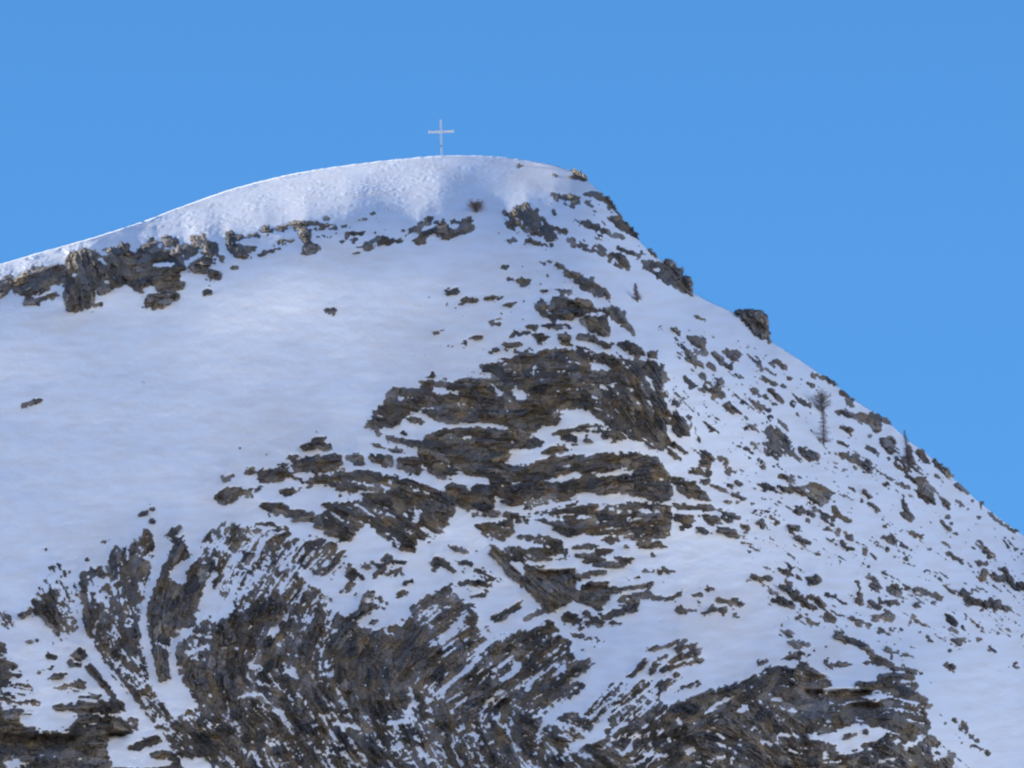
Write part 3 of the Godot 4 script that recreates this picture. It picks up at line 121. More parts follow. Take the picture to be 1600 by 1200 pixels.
# the same as lines: half width, then the line
const DRIFTS := [
[3, 153, 393, 172, 397], [3, 155, 405, 163, 410], [3, 174, 427, 177, 431], [3, 165, 440, 169, 442], [2.5, 115, 430, 126, 428], [2, 195, 400, 203, 400], [3.5, 240, 412, 268, 416], [3, 250, 385, 270, 388], [2.5, 281, 370, 285, 400], [3, 233, 440, 235, 455], [2.5, 703, 352, 715, 355], [3, 1025, 422, 1042, 420], [3, 895, 533, 990, 560], [2.5, 625, 622, 647, 626], [4, 735, 590, 765, 585], [3, 715, 592, 735, 588], [2.5, 755, 590, 780, 612], [2.5, 925, 600, 958, 602], [1.5, 940, 611, 950, 612], [2.5, 980, 606, 990, 610], [1.5, 885, 565, 905, 568], [2, 795, 576, 805, 580], [1.5, 870, 578, 882, 579], [2, 828, 582, 835, 585], [3, 1012, 590, 1018, 600], [2.5, 1018, 605, 1030, 608], [2, 1015, 625, 1020, 640], [1.5, 930, 637, 950, 638], [2, 960, 640, 965, 648], [1.2, 705, 683, 735, 682], [1.6, 690, 727, 720, 729], [1.6, 738, 722, 755, 722], [1.3, 712, 737, 724, 738], [1.3, 785, 718, 793, 722], [1.4, 770, 762, 840, 752], [2, 795, 750, 805, 755], [2, 880, 728, 892, 730], [2, 1030, 745, 1040, 755], [3, 820, 783, 850, 782], [2, 905, 808, 920, 808], [2.5, 965, 798, 985, 800], [2.5, 1000, 795, 1015, 800], [2.5, 1020, 785, 1035, 790], [2, 1025, 795, 1033, 800], [1.5, 970, 812], [2.5, 858, 822], [2.5, 805, 825, 840, 828], [1.5, 805, 835, 815, 836], [4, 868, 838], [3, 560, 765, 580, 770], [3, 600, 765, 610, 770], [2, 575, 818, 605, 835, 620, 833], [2, 605, 750, 615, 752], [2, 665, 770, 690, 790], [3, 350, 772],
[4, 335, 845, 370, 870], [4, 378, 880, 392, 888], [3, 375, 905, 385, 898], [4, 405, 893], [3, 305, 960, 312, 975], [2, 375, 935, 395, 930], [3, 392, 918, 415, 920], [3, 425, 955], [2, 448, 970, 455, 972], [4, 465, 890, 505, 918], [3, 500, 985], [2, 480, 920, 495, 910], [2, 482, 930, 475, 945], [2, 460, 995, 472, 990], [4, 290, 1020, 325, 1010], [3, 300, 1030, 320, 1030], [3, 275, 985, 330, 995], [3, 245, 1005, 270, 1018], [4, 345, 1010, 370, 1015], [2, 375, 1005, 385, 1000], [4, 390, 1037, 410, 1045], [3, 400, 1065, 430, 1075], [3.5, 372, 1090, 385, 1085, 410, 1085], [1.5, 375, 1105, 405, 1115], [2, 450, 1085, 470, 1092], [2.5, 405, 1103, 415, 1108], [3, 425, 1112, 445, 1110], [4, 490, 1100, 505, 1110], [5, 500, 1118, 515, 1120], [2, 522, 1115, 545, 1118], [5, 520, 1130, 560, 1135], [2.5, 572, 1120, 600, 1130], [2, 285, 1105, 320, 1140], [3, 280, 1118, 300, 1130], [3.5, 375, 1160], [3, 415, 1155, 422, 1165], [3, 430, 1165], [3, 478, 1160, 482, 1165], [3, 505, 1160], [4, 492, 1170, 500, 1175], [3, 528, 1165], [4, 535, 1178], [2, 345, 1175, 370, 1172], [2, 390, 1178], [2, 420, 1190], [2, 575, 1165, 595, 1158], [2, 565, 1170], [4, 545, 1185, 560, 1195], [4, 570, 1190], [2, 465, 1175], [1.2, 478, 1050, 490, 1085, 515, 1112],
[3, 696, 1024], [3.5, 688, 1036], [3, 670, 1010, 680, 1005], [3.5, 665, 1075, 680, 1065], [3, 665, 1095, 690, 1092], [3, 640, 1103, 660, 1097], [4, 605, 1090], [3, 650, 1083], [3, 600, 985, 610, 990], [3, 590, 1010], [3, 705, 1112, 720, 1122], [1.5, 725, 1127, 745, 1135], [5, 693, 1145], [3, 645, 1150, 655, 1158], [3, 680, 1160], [4, 610, 1170, 625, 1165], [3, 575, 1158, 595, 1165], [4, 665, 1180, 675, 1190], [4, 635, 1185], [4, 718, 1190, 725, 1195], [3, 690, 1180], [2.5, 735, 1147, 748, 1148], [2.5, 750, 1162, 772, 1160], [4, 772, 1122], [2, 775, 1130, 795, 1135], [4, 760, 1095], [2.5, 800, 1080, 825, 1060], [4, 860, 1020], [4, 865, 1055, 880, 1045], [4, 872, 1060], [4, 785, 1062, 795, 1056], [3, 775, 1050], [3, 750, 1067], [3.5, 775, 1085, 785, 1078], [4, 835, 1120, 850, 1118], [3, 870, 1110, 895, 1090], [5, 1045, 1155], [4, 1028, 1145, 1035, 1140], [3.5, 940, 1170, 955, 1162], [5, 972, 1180, 985, 1165], [3, 925, 1155], [3, 1005, 1178, 1040, 1180], [5, 1075, 1175, 1085, 1170], [4, 900, 1172], [1.5, 1110, 1100, 1180, 1075], [2.5, 1203, 1092, 1220, 1092], [3, 1185, 1098], [2.5, 1175, 1135, 1192, 1143], [3.5, 1190, 1160, 1215, 1163], [3, 1218, 1148, 1248, 1150], [3, 1235, 1173, 1253, 1178], [3.5, 1115, 1140, 1130, 1155], [2.5, 1118, 1160, 1135, 1165], [4, 1115, 1187, 1130, 1182], [3, 1148, 1175, 1145, 1190], [3, 1200, 1185], [2, 1160, 1187], [1.5, 1220, 1045, 1240, 1060], [3, 1253, 1050], [3, 1410, 1068, 1422, 1072], [5, 1295, 1128], [2, 1280, 1128], [1.2, 1262, 1095, 1300, 1098], [1.2, 1405, 1090, 1430, 1100], [3, 1372, 1190, 1400, 1185], [5, 1290, 1180], [6, 1495, 1190, 1505, 1200],
[6, 268, 845, 250, 880, 238, 915], [5, 238, 915, 225, 950], [6, 225, 950, 228, 990], [5, 228, 990, 235, 1030, 245, 1065], [4, 245, 1065, 258, 1085, 290, 1110], [3, 290, 1110, 320, 1140], [4, 122, 890, 122, 940], [5, 122, 940, 128, 980], [6, 128, 980, 140, 1010, 155, 1040, 175, 1070, 200, 1095], [5, 200, 1095, 220, 1110, 235, 1135], [4, 235, 1135, 262, 1160], [3, 137, 890, 143, 930], [5, 228, 870, 240, 880], [4, 190, 880], [3, 150, 935, 165, 930], [1.5, 93, 1152, 110, 1152], [3.5, 175, 1118, 188, 1115], [2, 130, 1135, 150, 1130], [3, 110, 1133], [2.5, 205, 1178, 255, 1163], [3, 265, 895, 285, 887, 300, 870], [3, 262, 908, 280, 905]]
# hollows under overhangs: middle, half extents, depth in metres
const HOLLOWS := [543, 1093, 10, 12, 2.6, 888, 620, 9, 10, 1.8, 903, 482, 6, 8, 1.6, 808, 602, 5, 12, 1.2, 1310, 1100, 56, 20, 5.0, 1352, 1118, 28, 18, 4.0, 1275, 1068, 20, 12, 3.0, 1255, 1100, 10, 40, 1.2, 1258, 1170, 6, 34, 1.6, 785, 738, 14, 9, 1.3, 830, 748, 30, 6, 1.1, 60, 1166, 66, 16, 4.5, 180, 1157, 18, 12, 3.5, 770, 1106, 28, 12, 3.0, 1145, 1166, 10, 14, 1.8, 400, 985, 9, 12, 1.4, 357, 1108, 14, 14, 1.4, 868, 910, 34, 18, 3.0, 935, 928, 20, 12, 2.4, 365, 385, 6, 12, 1.8, 195, 420, 16, 20, 1.4, 60, 440, 26, 9, 0.9, 92, 430, 9, 10, 1.6, 640, 730, 14, 10, 0.8, 960, 725, 40, 7, 1.0, 1000, 840, 40, 5, 0.8, 590, 1112, 40, 14, 1.2, 1010, 1160, 60, 8, 1.0, 1100, 1150, 16, 30, 1.2, 335, 1050, 5, 30, 1.0, 350, 1050, 4, 26, 1.0, 368, 1050, 4, 30, 1.0, 770, 1160, 5, 50, 1.2, 790, 1185, 4, 30, 1.0, 720, 1170, 4, 40, 0.9, 700, 1045, 30, 5, 0.9]
const STEP := 1.6
const U0 := -16.0
const V0 := 228.0
const NW := 1021
const NH := 622
const HW := 511
const HH := 311
const FAR := 600.0
const SPAN := 0.1        # half height of the picture at one metre: tan(fov / 2)
const PITCH := 13.0

var eye := Vector3(0, 1.7, 0)
var ahead: Vector3
var upward: Vector3
var rock_f: PackedFloat32Array      # how rocky each node is
var dir_x: PackedFloat32Array       # strata direction on the half grid
var dir_y: PackedFloat32Array
var grain_in: PackedFloat32Array
var streak_a: PackedFloat32Array    # coarse strata, half grid
var streak_b: PackedFloat32Array    # fine strata, full grid
var s_f: PackedFloat32Array         # rock (over 0) or snow
var deep: PackedFloat32Array        # depth of every node
var label_f: PackedInt32Array
var seed_x: PackedFloat32Array
var seed_y: PackedFloat32Array
var seed_c: PackedFloat32Array
var seed_s: PackedFloat32Array
var seed_push: PackedFloat32Array
var seed_l: PackedFloat32Array
var seed_bias: PackedFloat32Array
var seed_tone: PackedColorArray
const CELL := 17.0
const SW := 102
const SH := 62
var parts := []
var sky_v: PackedFloat32Array
var noise := FastNoiseLite.new()
var fine := FastNoiseLite.new()
var wide := FastNoiseLite.new()
var used := {}
var t0 := 0

func stamp(what): print(what, " ", Time.get_ticks_msec() - t0)

# ---------- camera geometry ----------
func at(u: float, v: float, d: float) -> Vector3:
	return eye + (ahead + Vector3.RIGHT * ((u - 800.0) / 600.0 * SPAN) + upward * ((600.0 - v) / 600.0 * SPAN)) * (FAR + d)

# ---------- naming ----------
func called(o: Node, what: String) -> void:
	if used.has(what):
		used[what] += 1
		o.name = "%s_%03d" % [what, used[what]]
	else:
		used[what] = 0
		o.name = what

func tag(o: Node, label: String, category: String, group := "") -> void:
	o.set_meta("label", label)
	o.set_meta("category", category)
	if group != "":
		o.set_meta("group", group)

# ---------- painting the survey ----------
func seg2(px: float, py: float, ax: float, ay: float, bx: float, by: float) -> float:
	var dx := bx - ax
	var dy := by - ay
	var l := dx * dx + dy * dy
	var t := 0.0
	if l > 0.0:
		t = clampf(((px - ax) * dx + (py - ay) * dy) / l, 0.0, 1.0)
	var ex := px - ax - dx * t
	var ey := py - ay - dy * t
	return ex * ex + ey * ey

func paint(out: PackedFloat32Array, j0: int, j1: int, pts: PackedFloat32Array, closed: bool, half: float, value: float, rock: bool) -> void:
	var n := pts.size() / 2
	var lo := Vector2(1e9, 1e9)
	var hi := -lo
	for k in n:
		lo = lo.min(Vector2(pts[2 * k], pts[2 * k + 1]))
		hi = hi.max(Vector2(pts[2 * k], pts[2 * k + 1]))
	var pad := half + 10.0
	var ja := maxi(j0, int((lo.y - pad - V0) / STEP))
	var jb := mini(j1 - 1, int((hi.y + pad - V0) / STEP) + 1)
	if ja > jb:
		return
	var ia := maxi(0, int((lo.x - pad - U0) / STEP))
	var ib := mini(NW - 1, int((hi.x + pad - U0) / STEP) + 1)
	for j in range(ja, jb + 1):
		var y0 := V0 + j * STEP
		for i in range(ia, ib + 1):
			var x := U0 + i * STEP
			# a little unrest in every outline
			var y := y0 + wide.get_noise_2d(x * 9.0, y0 * 9.0) * 4.5
			x += wide.get_noise_2d(x * 9.0 + 900.0, y0 * 9.0) * 4.5
			var best := 1e9
			var inside := false
			if closed:
				var k2 := n - 1
				for k in n:
					var ax := pts[2 * k]
					var ay := pts[2 * k + 1]
					var bx := pts[2 * k2]
					var by := pts[2 * k2 + 1]
					best = minf(best, seg2(x, y, ax, ay, bx, by))
					if (ay > y) != (by > y) and x < (bx - ax) * (y - ay) / (by - ay) + ax:
						inside = not inside
					k2 = k
			elif n == 1:
				best = (x - pts[0]) * (x - pts[0]) + (y - pts[1]) * (y - pts[1])
			else:
				for k in n - 1:
					best = minf(best, seg2(x, y, pts[2 * k], pts[2 * k + 1], pts[2 * k + 2], pts[2 * k + 3]))
			var d := sqrt(best)
			var sd := half - d
			if closed:
				sd = d if inside else -d
			var q := (j - j0) * NW + i
			if rock:
				out[q] = maxf(out[q], clampf(sd * (0.55 if sd > -1.5 else 0.27) - (0.0 if sd > -1.5 else 0.42), -3.0, value))
			else:
				out[q] = minf(out[q], clampf(-sd * 0.42 + 0.15, -value, 3.0))

func paint_band(b: int, bands: int) -> void:
	var j0 := NH * b / bands
	var j1 := NH * (b + 1) / bands
	var out := PackedFloat32Array()
	out.resize((j1 - j0) * NW)
	out.fill(-3.0)
	for r in ROCKY:
		paint(out, j0, j1, PackedFloat32Array(r.slice(1)), true, 0.0, r[0], true)
	for r in SNOWY:
		paint(out, j0, j1, PackedFloat32Array(r), true, 0.0, 1.9, false)
	for r in DRIFTS:
		paint(out, j0, j1, PackedFloat32Array(r.slice(1)), false, r[0], 1.9, false)
	for r in STONES:
		paint(out, j0, j1, PackedFloat32Array(r.slice(1)), false, r[0] * 0.92 + 0.2, 1.7, true)
	parts[b] = out

func in_bands(f: Callable, bands := 16) -> Array:
	parts = []
	parts.resize(bands)
	var id := WorkerThreadPool.add_group_task(f.bind(bands), bands)
	WorkerThreadPool.wait_for_group_task_completion(id)
	return parts

func joined(a: Array) -> PackedFloat32Array:
	var o := PackedFloat32Array()
	for p in a:
		o.append_array(p)
	return o

# ---------- strata ----------
func dip_band(b: int, bands: int) -> void:
	var j0 := HH * b / bands
	var j1 := HH * (b + 1) / bands
	var out := PackedFloat32Array()
	var n := DIP.size() / 3
	var px := PackedFloat32Array()
	var py := PackedFloat32Array()
	var pc := PackedFloat32Array()
	var ps := PackedFloat32Array()
	for k in n:
		px.append(DIP[3 * k])
		py.append(DIP[3 * k + 1])
		pc.append(cos(deg_to_rad(DIP[3 * k + 2] * 2.0)))
		ps.append(sin(deg_to_rad(DIP[3 * k + 2] * 2.0)))
	# on every fourth node, then filled in between
	for j in range(j0, j1):
		var y := V0 + j * STEP * 2.0
		var row_c := PackedFloat32Array()
		var row_s := PackedFloat32Array()
		for i4 in HW / 4 + 2:
			var x := U0 + i4 * STEP * 8.0
			var c := 0.0
			var s := 0.0
			for k in n:
				var d2 := (x - px[k]) * (x - px[k]) + (y - py[k]) * (y - py[k]) + 60.0
				var w := 1.0 / (d2 * d2)
				c += w * pc[k]
				s += w * ps[k]
			var a := 0.5 * atan2(s, c)
			a += wide.get_noise_2d(x * 1.6, y * 1.6 + 333.0) * 0.35
			row_c.append(cos(a * 2.0))
			row_s.append(sin(a * 2.0))
		for i in HW:
			var k := i / 4
			var t := (i % 4) / 4.0
			var a := 0.5 * atan2(lerpf(row_s[k], row_s[k + 1], t), lerpf(row_c[k], row_c[k + 1], t))
			out.append(cos(a))
			out.append(sin(a))
	parts[b] = out

func flow(x: float, y: float, steps: int, w: int, h: int, scale: int) -> float:
	var sum := grain_in[int(y) * w + int(x)]
	var count := 1.0
	for side in 2:
		var cx := x
		var cy := y
		var lx := 0.0
		var ly := 0.0
		for k in steps:
			var q := mini(int(cy) / scale, HH - 1) * HW + mini(int(cx) / scale, HW - 1)
			var dx := dir_x[q]
			var dy := dir_y[q]
			if k == 0:
				if side == 1:
					dx = -dx
					dy = -dy
			elif dx * lx + dy * ly < 0.0:
				dx = -dx
				dy = -dy
			lx = dx
			ly = dy
			cx += dx
			cy += dy
			if cx < 0.0 or cy < 0.0 or cx >= w or cy >= h:
				break
			sum += grain_in[int(cy) * w + int(cx)]
			count += 1.0
	return sum / sqrt(count)

func coarse_band(b: int, bands: int) -> void:
	var j0 := HH * b / bands
	var j1 := HH * (b + 1) / bands
	var out := PackedFloat32Array()
	for j in range(j0, j1):
		for i in HW:
			out.append(flow(i + 0.5, j + 0.5, 6, HW, HH, 1))
	parts[b] = out

func fine_band(b: int, bands: int) -> void:
	var j0 := NH * b / bands
	var j1 := NH * (b + 1) / bands
	var out := PackedFloat32Array()
	for j in range(j0, j1):
		for i in NW:
			out.append(flow(i + 0.5, j + 0.5, 7, NW, NH, 2) if rock_f[j * NW + i] > -2.9 else 0.0)
	parts[b] = out

func unit(a: PackedFloat32Array, skip_zero := false) -> void:
	var m := 0.0
	var q := 0.0
	var n := 0.0
	for x in a:
		if skip_zero and x == 0.0:
			continue
		m += x
		q += x * x
		n += 1.0
	m /= n
	var k := 1.0 / sqrt(q / n - m * m)
	for i in a.size():
		if not (skip_zero and a[i] == 0.0):
			a[i] = (a[i] - m) * k

func blur(a: PackedFloat32Array, w: int, h: int) -> PackedFloat32Array:
	var o := a.duplicate()
	for j in h:
		var r := j * w
		for i in range(1, w - 1):
			o[r + i] = (a[r + i - 1] + a[r + i] * 2.0 + a[r + i + 1]) * 0.25
	var p := o.duplicate()
	for j in range(1, h - 1):
		var r := j * w
		for i in w:
			p[r + i] = (o[r + i - w] + o[r + i] * 2.0 + o[r + i + w]) * 0.25
	return p

func spread(a: PackedFloat32Array) -> PackedFloat32Array:
	var o := a.duplicate()
	for j in NH:
		var r := j * NW
		for i in range(2, NW - 2):
			o[r + i] = (a[r + i - 2] + a[r + i - 1] + a[r + i] + a[r + i + 1] + a[r + i + 2]) * 0.2
	return o

func soften(a: PackedFloat32Array) -> PackedFloat32Array:
	var o := blur(a, NW, NH)
	for i in a.size():
		o[i] = lerpf(a[i], o[i], 0.4)
	return o

func half_at(a: PackedFloat32Array, i: int, j: int) -> float:
	var x := i * 0.5
	var y := j * 0.5
	var xi := mini(int(x), HW - 2)
	var yi := mini(int(y), HH - 2)
	var fx := x - xi
	var fy := y - yi
	var q := yi * HW + xi
	return lerpf(lerpf(a[q], a[q + 1], fx), lerpf(a[q + HW], a[q + HW + 1], fx), fy)

# ---------- rock or snow ----------
func bare_band(b: int, bands: int) -> void:
	var j0 := NH * b / bands
	var j1 := NH * (b + 1) / bands
	var out := PackedFloat32Array()
	for j in range(j0, j1):
		var v := V0 + j * STEP
		for i in NW:
			var f := rock_f[j * NW + i]
			if f < -2.6:
				out.append(-3.0)
				continue
			var u := U0 + i * STEP
			var k := noise.get_noise_2d(u, v) * 1.1 + 1.35 * fine.get_noise_2d(u, v)
			# snow stays on the upper side of every bed
			var q := j * NW + i
			var up := half_at(streak_a, i, mini(j + 2, NH - 1)) - half_at(streak_a, i, maxi(j - 2, 0))
			var up_b := streak_b[mini(j + 1, NH - 1) * NW + i] - streak_b[maxi(j - 1, 0) * NW + i]
			var rough := 0.14 * half_at(streak_a, i, j) + 0.26 * streak_b[q] - 0.26 * up - 0.36 * up_b + 0.95 * k + seed_bias[label_f[q]]
			if rough < -1.5:
				rough = -1.5 + (rough + 1.5) * 0.4
			if v < sky_v[i] - 0.5:
				# against the sky: only what hangs together
				out.append(f * 1.3 + 0.25 * rough if f > 0.0 else -3.0)
				continue
			out.append(f + 0.25 * maxf(f - 1.4, 0.0) + rough * (1.0 - 0.3 * clampf(f - 1.3, 0.0, 1.0)))
	parts[b] = out

# ---------- shape of the face ----------
var tps_w: PackedFloat64Array
func solve_face() -> void:
	var n := DEEP.size() / 3
	var m := n + 3
	var a := []
	for r in m:
		var row := PackedFloat64Array()
		row.resize(m + 1)
		a.append(row)
	for i in n:
		var p := Vector2(DEEP[3 * i], DEEP[3 * i + 1]) * 0.01
		for k in n:
			var d2 := p.distance_squared_to(Vector2(DEEP[3 * k], DEEP[3 * k + 1]) * 0.01)
			a[i][k] = 0.5 * d2 * log(d2) if d2 > 0.0 else 0.35
		a[i][n] = 1.0
		a[i][n + 1] = p.x
		a[i][n + 2] = p.y
		a[n][i] = 1.0
		a[n + 1][i] = p.x
		a[n + 2][i] = p.y
		a[i][m] = DEEP[3 * i + 2]
	for c in m:
		var best := c
		for r in range(c + 1, m):
			if absf(a[r][c]) > absf(a[best][c]):
				best = r
		var tmp = a[c]
		a[c] = a[best]
		a[best] = tmp
		for r in range(c + 1, m):
			var f: float = a[r][c] / a[c][c]
			if f == 0.0:
				continue
			for k in range(c, m + 1):
				a[r][k] -= f * a[c][k]
	tps_w.resize(m)
	for r in range(m - 1, -1, -1):
		var x: float = a[r][m]
		for k in range(r + 1, m):
			x -= a[r][k] * tps_w[k]
		tps_w[r] = x / a[r][r]

func face(u: float, v: float) -> float:
	var n := DEEP.size() / 3
	var x := u * 0.01
	var y := v * 0.01
	var d := tps_w[n] + tps_w[n + 1] * x + tps_w[n + 2] * y
	for k in n:
		var ex: float = x - DEEP[3 * k] * 0.01
		var ey: float = y - DEEP[3 * k + 1] * 0.01
		var d2 := ex * ex + ey * ey
		if d2 > 1e-9:
			d += tps_w[k] * 0.5 * d2 * log(d2)
	return d

func skyline(u: float) -> float:
	for k in SKY.size() / 2 - 1:
		if u <= SKY[2 * k + 2] or k == SKY.size() / 2 - 2:
			var t: float = (u - SKY[2 * k]) / float(SKY[2 * k + 2] - SKY[2 * k])
			return lerpf(SKY[2 * k + 1], SKY[2 * k + 3], t)
	return 0.0

const CW := 104
const CH := 64
var coarse: PackedFloat32Array
func face_band(b: int, bands: int) -> void:
	var j0 := CH * b / bands
	var j1 := CH * (b + 1) / bands
	var out := PackedFloat32Array()
	for j in range(j0, j1):
		for i in CW:
			var u := U0 + (i - 1) * 16.0
			out.append(face(u, maxf(V0 + (j - 1) * 16.0, skyline(u) - 8.0)))
	parts[b] = out

func cubic(p0: float, p1: float, p2: float, p3: float, t: float) -> float:
	return p1 + 0.5 * t * (p2 - p0 + t * (2.0 * p0 - 5.0 * p1 + 4.0 * p2 - p3 + t * (3.0 * (p1 - p2) + p3 - p0)))

func coarse_at(u: float, v: float) -> float:
	var x := clampf((u - U0) / 16.0 + 1.0, 1.0, CW - 2.001)
	var y := clampf((v - V0) / 16.0 + 1.0, 1.0, CH - 2.001)
	var i := int(x)
	var j := int(y)
	var q := (j - 1) * CW + i - 1
	var fx := x - i
	var r := PackedFloat32Array([0, 0, 0, 0])
	for k in 4:
		r[k] = cubic(coarse[q], coarse[q + 1], coarse[q + 2], coarse[q + 3], fx)
		q += CW
	return cubic(r[0], r[1], r[2], r[3], y - j)

var ledge: PackedFloat32Array
var sink: PackedFloat32Array
func deep_band(b: int, bands: int) -> void:
	var j0 := NH * b / bands
	var j1 := NH * (b + 1) / bands
	var out := PackedFloat32Array()
	for j in range(j0, j1):
		var v := V0 + j * STEP
		for i in NW:
			var u := U0 + i * STEP
			var d := coarse_at(u, v)
			# wind-packed snow: long low waves, then crust on the exposed crest
			d += wide.get_noise_2d(u * 0.5, v * 1.0) * 0.5 + noise.get_noise_2d(u * 0.3, v * 0.7 + 50.0) * 0.13 + noise.get_noise_2d(u * 1.1, v * 1.7 + 150.0) * 0.05
			var crest := clampf((100.0 - (v - sky_v[i])) / 60.0, 0.0, 1.0) * clampf((960.0 - u) / 90.0, 0.0, 1.0)
			if crest > 0.0:
				var g := (0.2 + 0.8 * clampf((780.0 - u) / 140.0, 0.0, 1.0)) * clampf(0.5 + 1.2 * wide.get_noise_2d(u * 1.6, v * 5.0), 0.2, 1.0)
				d += crest * g * (noise.get_noise_2d(u * 0.45, v * 2.4) * 0.9 + fine.get_noise_2d(u * 0.35, v * 1.4) * 0.7)
			d += fine.get_noise_2d(u * 0.3, v * 0.9 + 77.0) * 0.05
			out.append(d - ledge[j * NW + i])
	parts[b] = out

func deep_at(u: float, v: float) -> float:
	var x := clampf((u - U0) / STEP, 0.0, NW - 1.001)
	var y := clampf((v - V0) / STEP, 0.0, NH - 1.001)
	var i := int(x)
	var j := int(y)
	var q := j * NW + i
	var fx := x - i
	return lerpf(lerpf(deep[q], deep[q + 1], fx), lerpf(deep[q + NW], deep[q + NW + 1], fx), y - j)

# ---------- blocks ----------
func block_band(b: int, bands: int) -> void:
	var j0 := NH * b / bands
	var j1 := NH * (b + 1) / bands
	var out := PackedInt32Array()
	out.resize((j1 - j0) * NW)
	out.fill(-1)
	for j in range(j0, j1):
		for i in NW:
			var q := j * NW + i
			if rock_f[q] < -2.6:
				continue
			var x := U0 + (i + 0.5) * STEP
			var y := V0 + (j + 0.5) * STEP
			x += noise.get_noise_2d(x * 1.5, y * 1.5 + 700.0) * 2.5
			y += noise.get_noise_2d(x * 1.5 + 700.0, y * 1.5) * 2.5
			var ci := int((x - U0) / CELL)
			var cj := int((y - V0) / CELL)
			var best := 1e9
			var who := -1
			for gj in range(maxi(0, cj - 2), mini(SH, cj + 3)):
				for gi in range(maxi(0, ci - 2), mini(SW, ci + 3)):
					var k := gj * SW + gi
					var dx := x - seed_x[k]
					var dy := y - seed_y[k]
					var a := absf(dx * seed_c[k] + dy * seed_s[k]) * seed_l[k]
					var c := absf(dy * seed_c[k] - dx * seed_s[k]) * 2.0
					var d := maxf(a, c) + 0.3 * minf(a, c)
					if d < best:
						best = d
						who = k
			out[(j - j0) * NW + i] = who
	parts[b] = out

func zone_of(x: float, y: float) -> int:
	for k in ZONES.size():
		var z: Array = ZONES[k]
		if x < z[3] or y < z[4] or x > z[5] or y > z[6]:
			continue
		if z.size() == 7 or Geometry2D.is_point_in_polygon(Vector2(x, y), z[7]):
			return k
	return ZONES.size()

func build_rocks(stone: Material, homes: Array) -> void:
	# every block once, with the cells it is made of
	var keys := PackedInt64Array()
	for q in NW * (NH - 1):
		if label_f[q] >= 0:
			keys.append(label_f[q] * 1048576 + q)
	keys.sort()
	var blocks := []
	for z in homes.size():
		blocks.append([])
	var k := 0
	while k < keys.size():
		var who := int(keys[k] / 1048576)
		var e := k
		var cells := PackedInt32Array()
		while e < keys.size() and int(keys[e] / 1048576) == who:
			cells.append(int(keys[e] % 1048576))
			e += 1
		k = e
		# pieces of a block that lie in different zones go to different things
		var by := {}
		for q in cells:
			var z := zone_of(U0 + (q % NW) * STEP, V0 + (q / NW) * STEP)
			if not by.has(z):
				by[z] = []
			by[z].append(q)
		for z in by:
			blocks[z].append([by[z].size(), who, by[z]])
	stamp("sorted blocks")
	var total := 0
	var tris := 0
	for z in homes.size():
		var list: Array = blocks[z]
		list.sort_custom(func(a, b): return a[0] > b[0])
		var rest := []
		var made := 0
		for bl in list:
			if made < 290 and bl[0] >= 9:
				var m := rock_mesh([bl])
				if m == null:
					continue
				var o := MeshInstance3D.new()
				o.name = "rock"
				o.mesh = m
				o.material_override = stone
				homes[z].add_child(o, true)
				made += 1
				tris += m.surface_get_array_index_len(0) / 3
			else:
				rest.append(bl)
		if rest.size() > 0:
			var m := rock_mesh(rest)
			if m != null:
				var o := MeshInstance3D.new()
				o.name = "rubble"
				o.mesh = m
				o.material_override = stone
				o.set_meta("kind", "stuff")
				homes[z].add_child(o, true)
				tris += m.surface_get_array_index_len(0) / 3
		total += made
	stamp("rocks %d, triangles %d" % [total, tris])

func rock_mesh(list: Array) -> ArrayMesh:
	var pos := PackedVector3Array()
	var col := PackedColorArray()
	var idx := PackedInt32Array()
	for bl in list:
		var who: int = bl[1]
		var push := seed_push[who]
		var tone := seed_tone[who]
		var local := {}
		var near := PackedInt32Array()   # vertex -> node
		var base := pos.size()
		for q: int in bl[2]:
			var n := [q, q + 1, q + NW, q + NW + 1]
			var id := [0, 0, 0, 0]
			for c in 4:
				var p: int = n[c]
				if not local.has(p):
					local[p] = pos.size()
					near.append(p)
					pos.append(node_point(p, who, push))
					col.append(node_tone(p, tone))
				id[c] = local[p]
			if (q + q / NW) % 2 == 0:
				idx.append_array(PackedInt32Array([id[0], id[1], id[2], id[1], id[3], id[2]]))
			else:
				idx.append_array(PackedInt32Array([id[0], id[1], id[3], id[0], id[3], id[2]]))
			# sides of the block, down into the joint
			if label_f[q - 1] != who:
				side(pos, col, idx, n[0], n[2], id[0], id[2])
			if label_f[q + 1] != who:
				side(pos, col, idx, n[3], n[1], id[3], id[1])
			if q >= NW and label_f[q - NW] != who:
				side(pos, col, idx, n[1], n[0], id[1], id[0])
			if label_f[q + NW] != who:
				side(pos, col, idx, n[2], n[3], id[2], id[3])
	if idx.size() == 0:
		return null
	var a := []
	a.resize(Mesh.ARRAY_MAX)
	a[Mesh.ARRAY_VERTEX] = pos
	a[Mesh.ARRAY_COLOR] = col
	a[Mesh.ARRAY_INDEX] = idx
	var m := ArrayMesh.new()
	m.add_surface_from_arrays(Mesh.PRIMITIVE_TRIANGLES, a)
	return m

func side(pos: PackedVector3Array, col: PackedColorArray, idx: PackedInt32Array, na: int, nb: int, a: int, b: int) -> void:
	if s_f[na] < 0.0 and s_f[nb] < 0.0:
		return
	var k := pos.size()
	var away := 1.5
	if V0 + (na / NW) * STEP < sky_v[na % NW] + 4.0:
		away = 3.2
	for p in [a, b]:
		var to := pos[p] - eye
		pos.append(eye + to * (1.0 + away / to.length()))
		col.append(col[p])
	idx.append_array(PackedInt32Array([a, b, k, b, k + 1, k]))

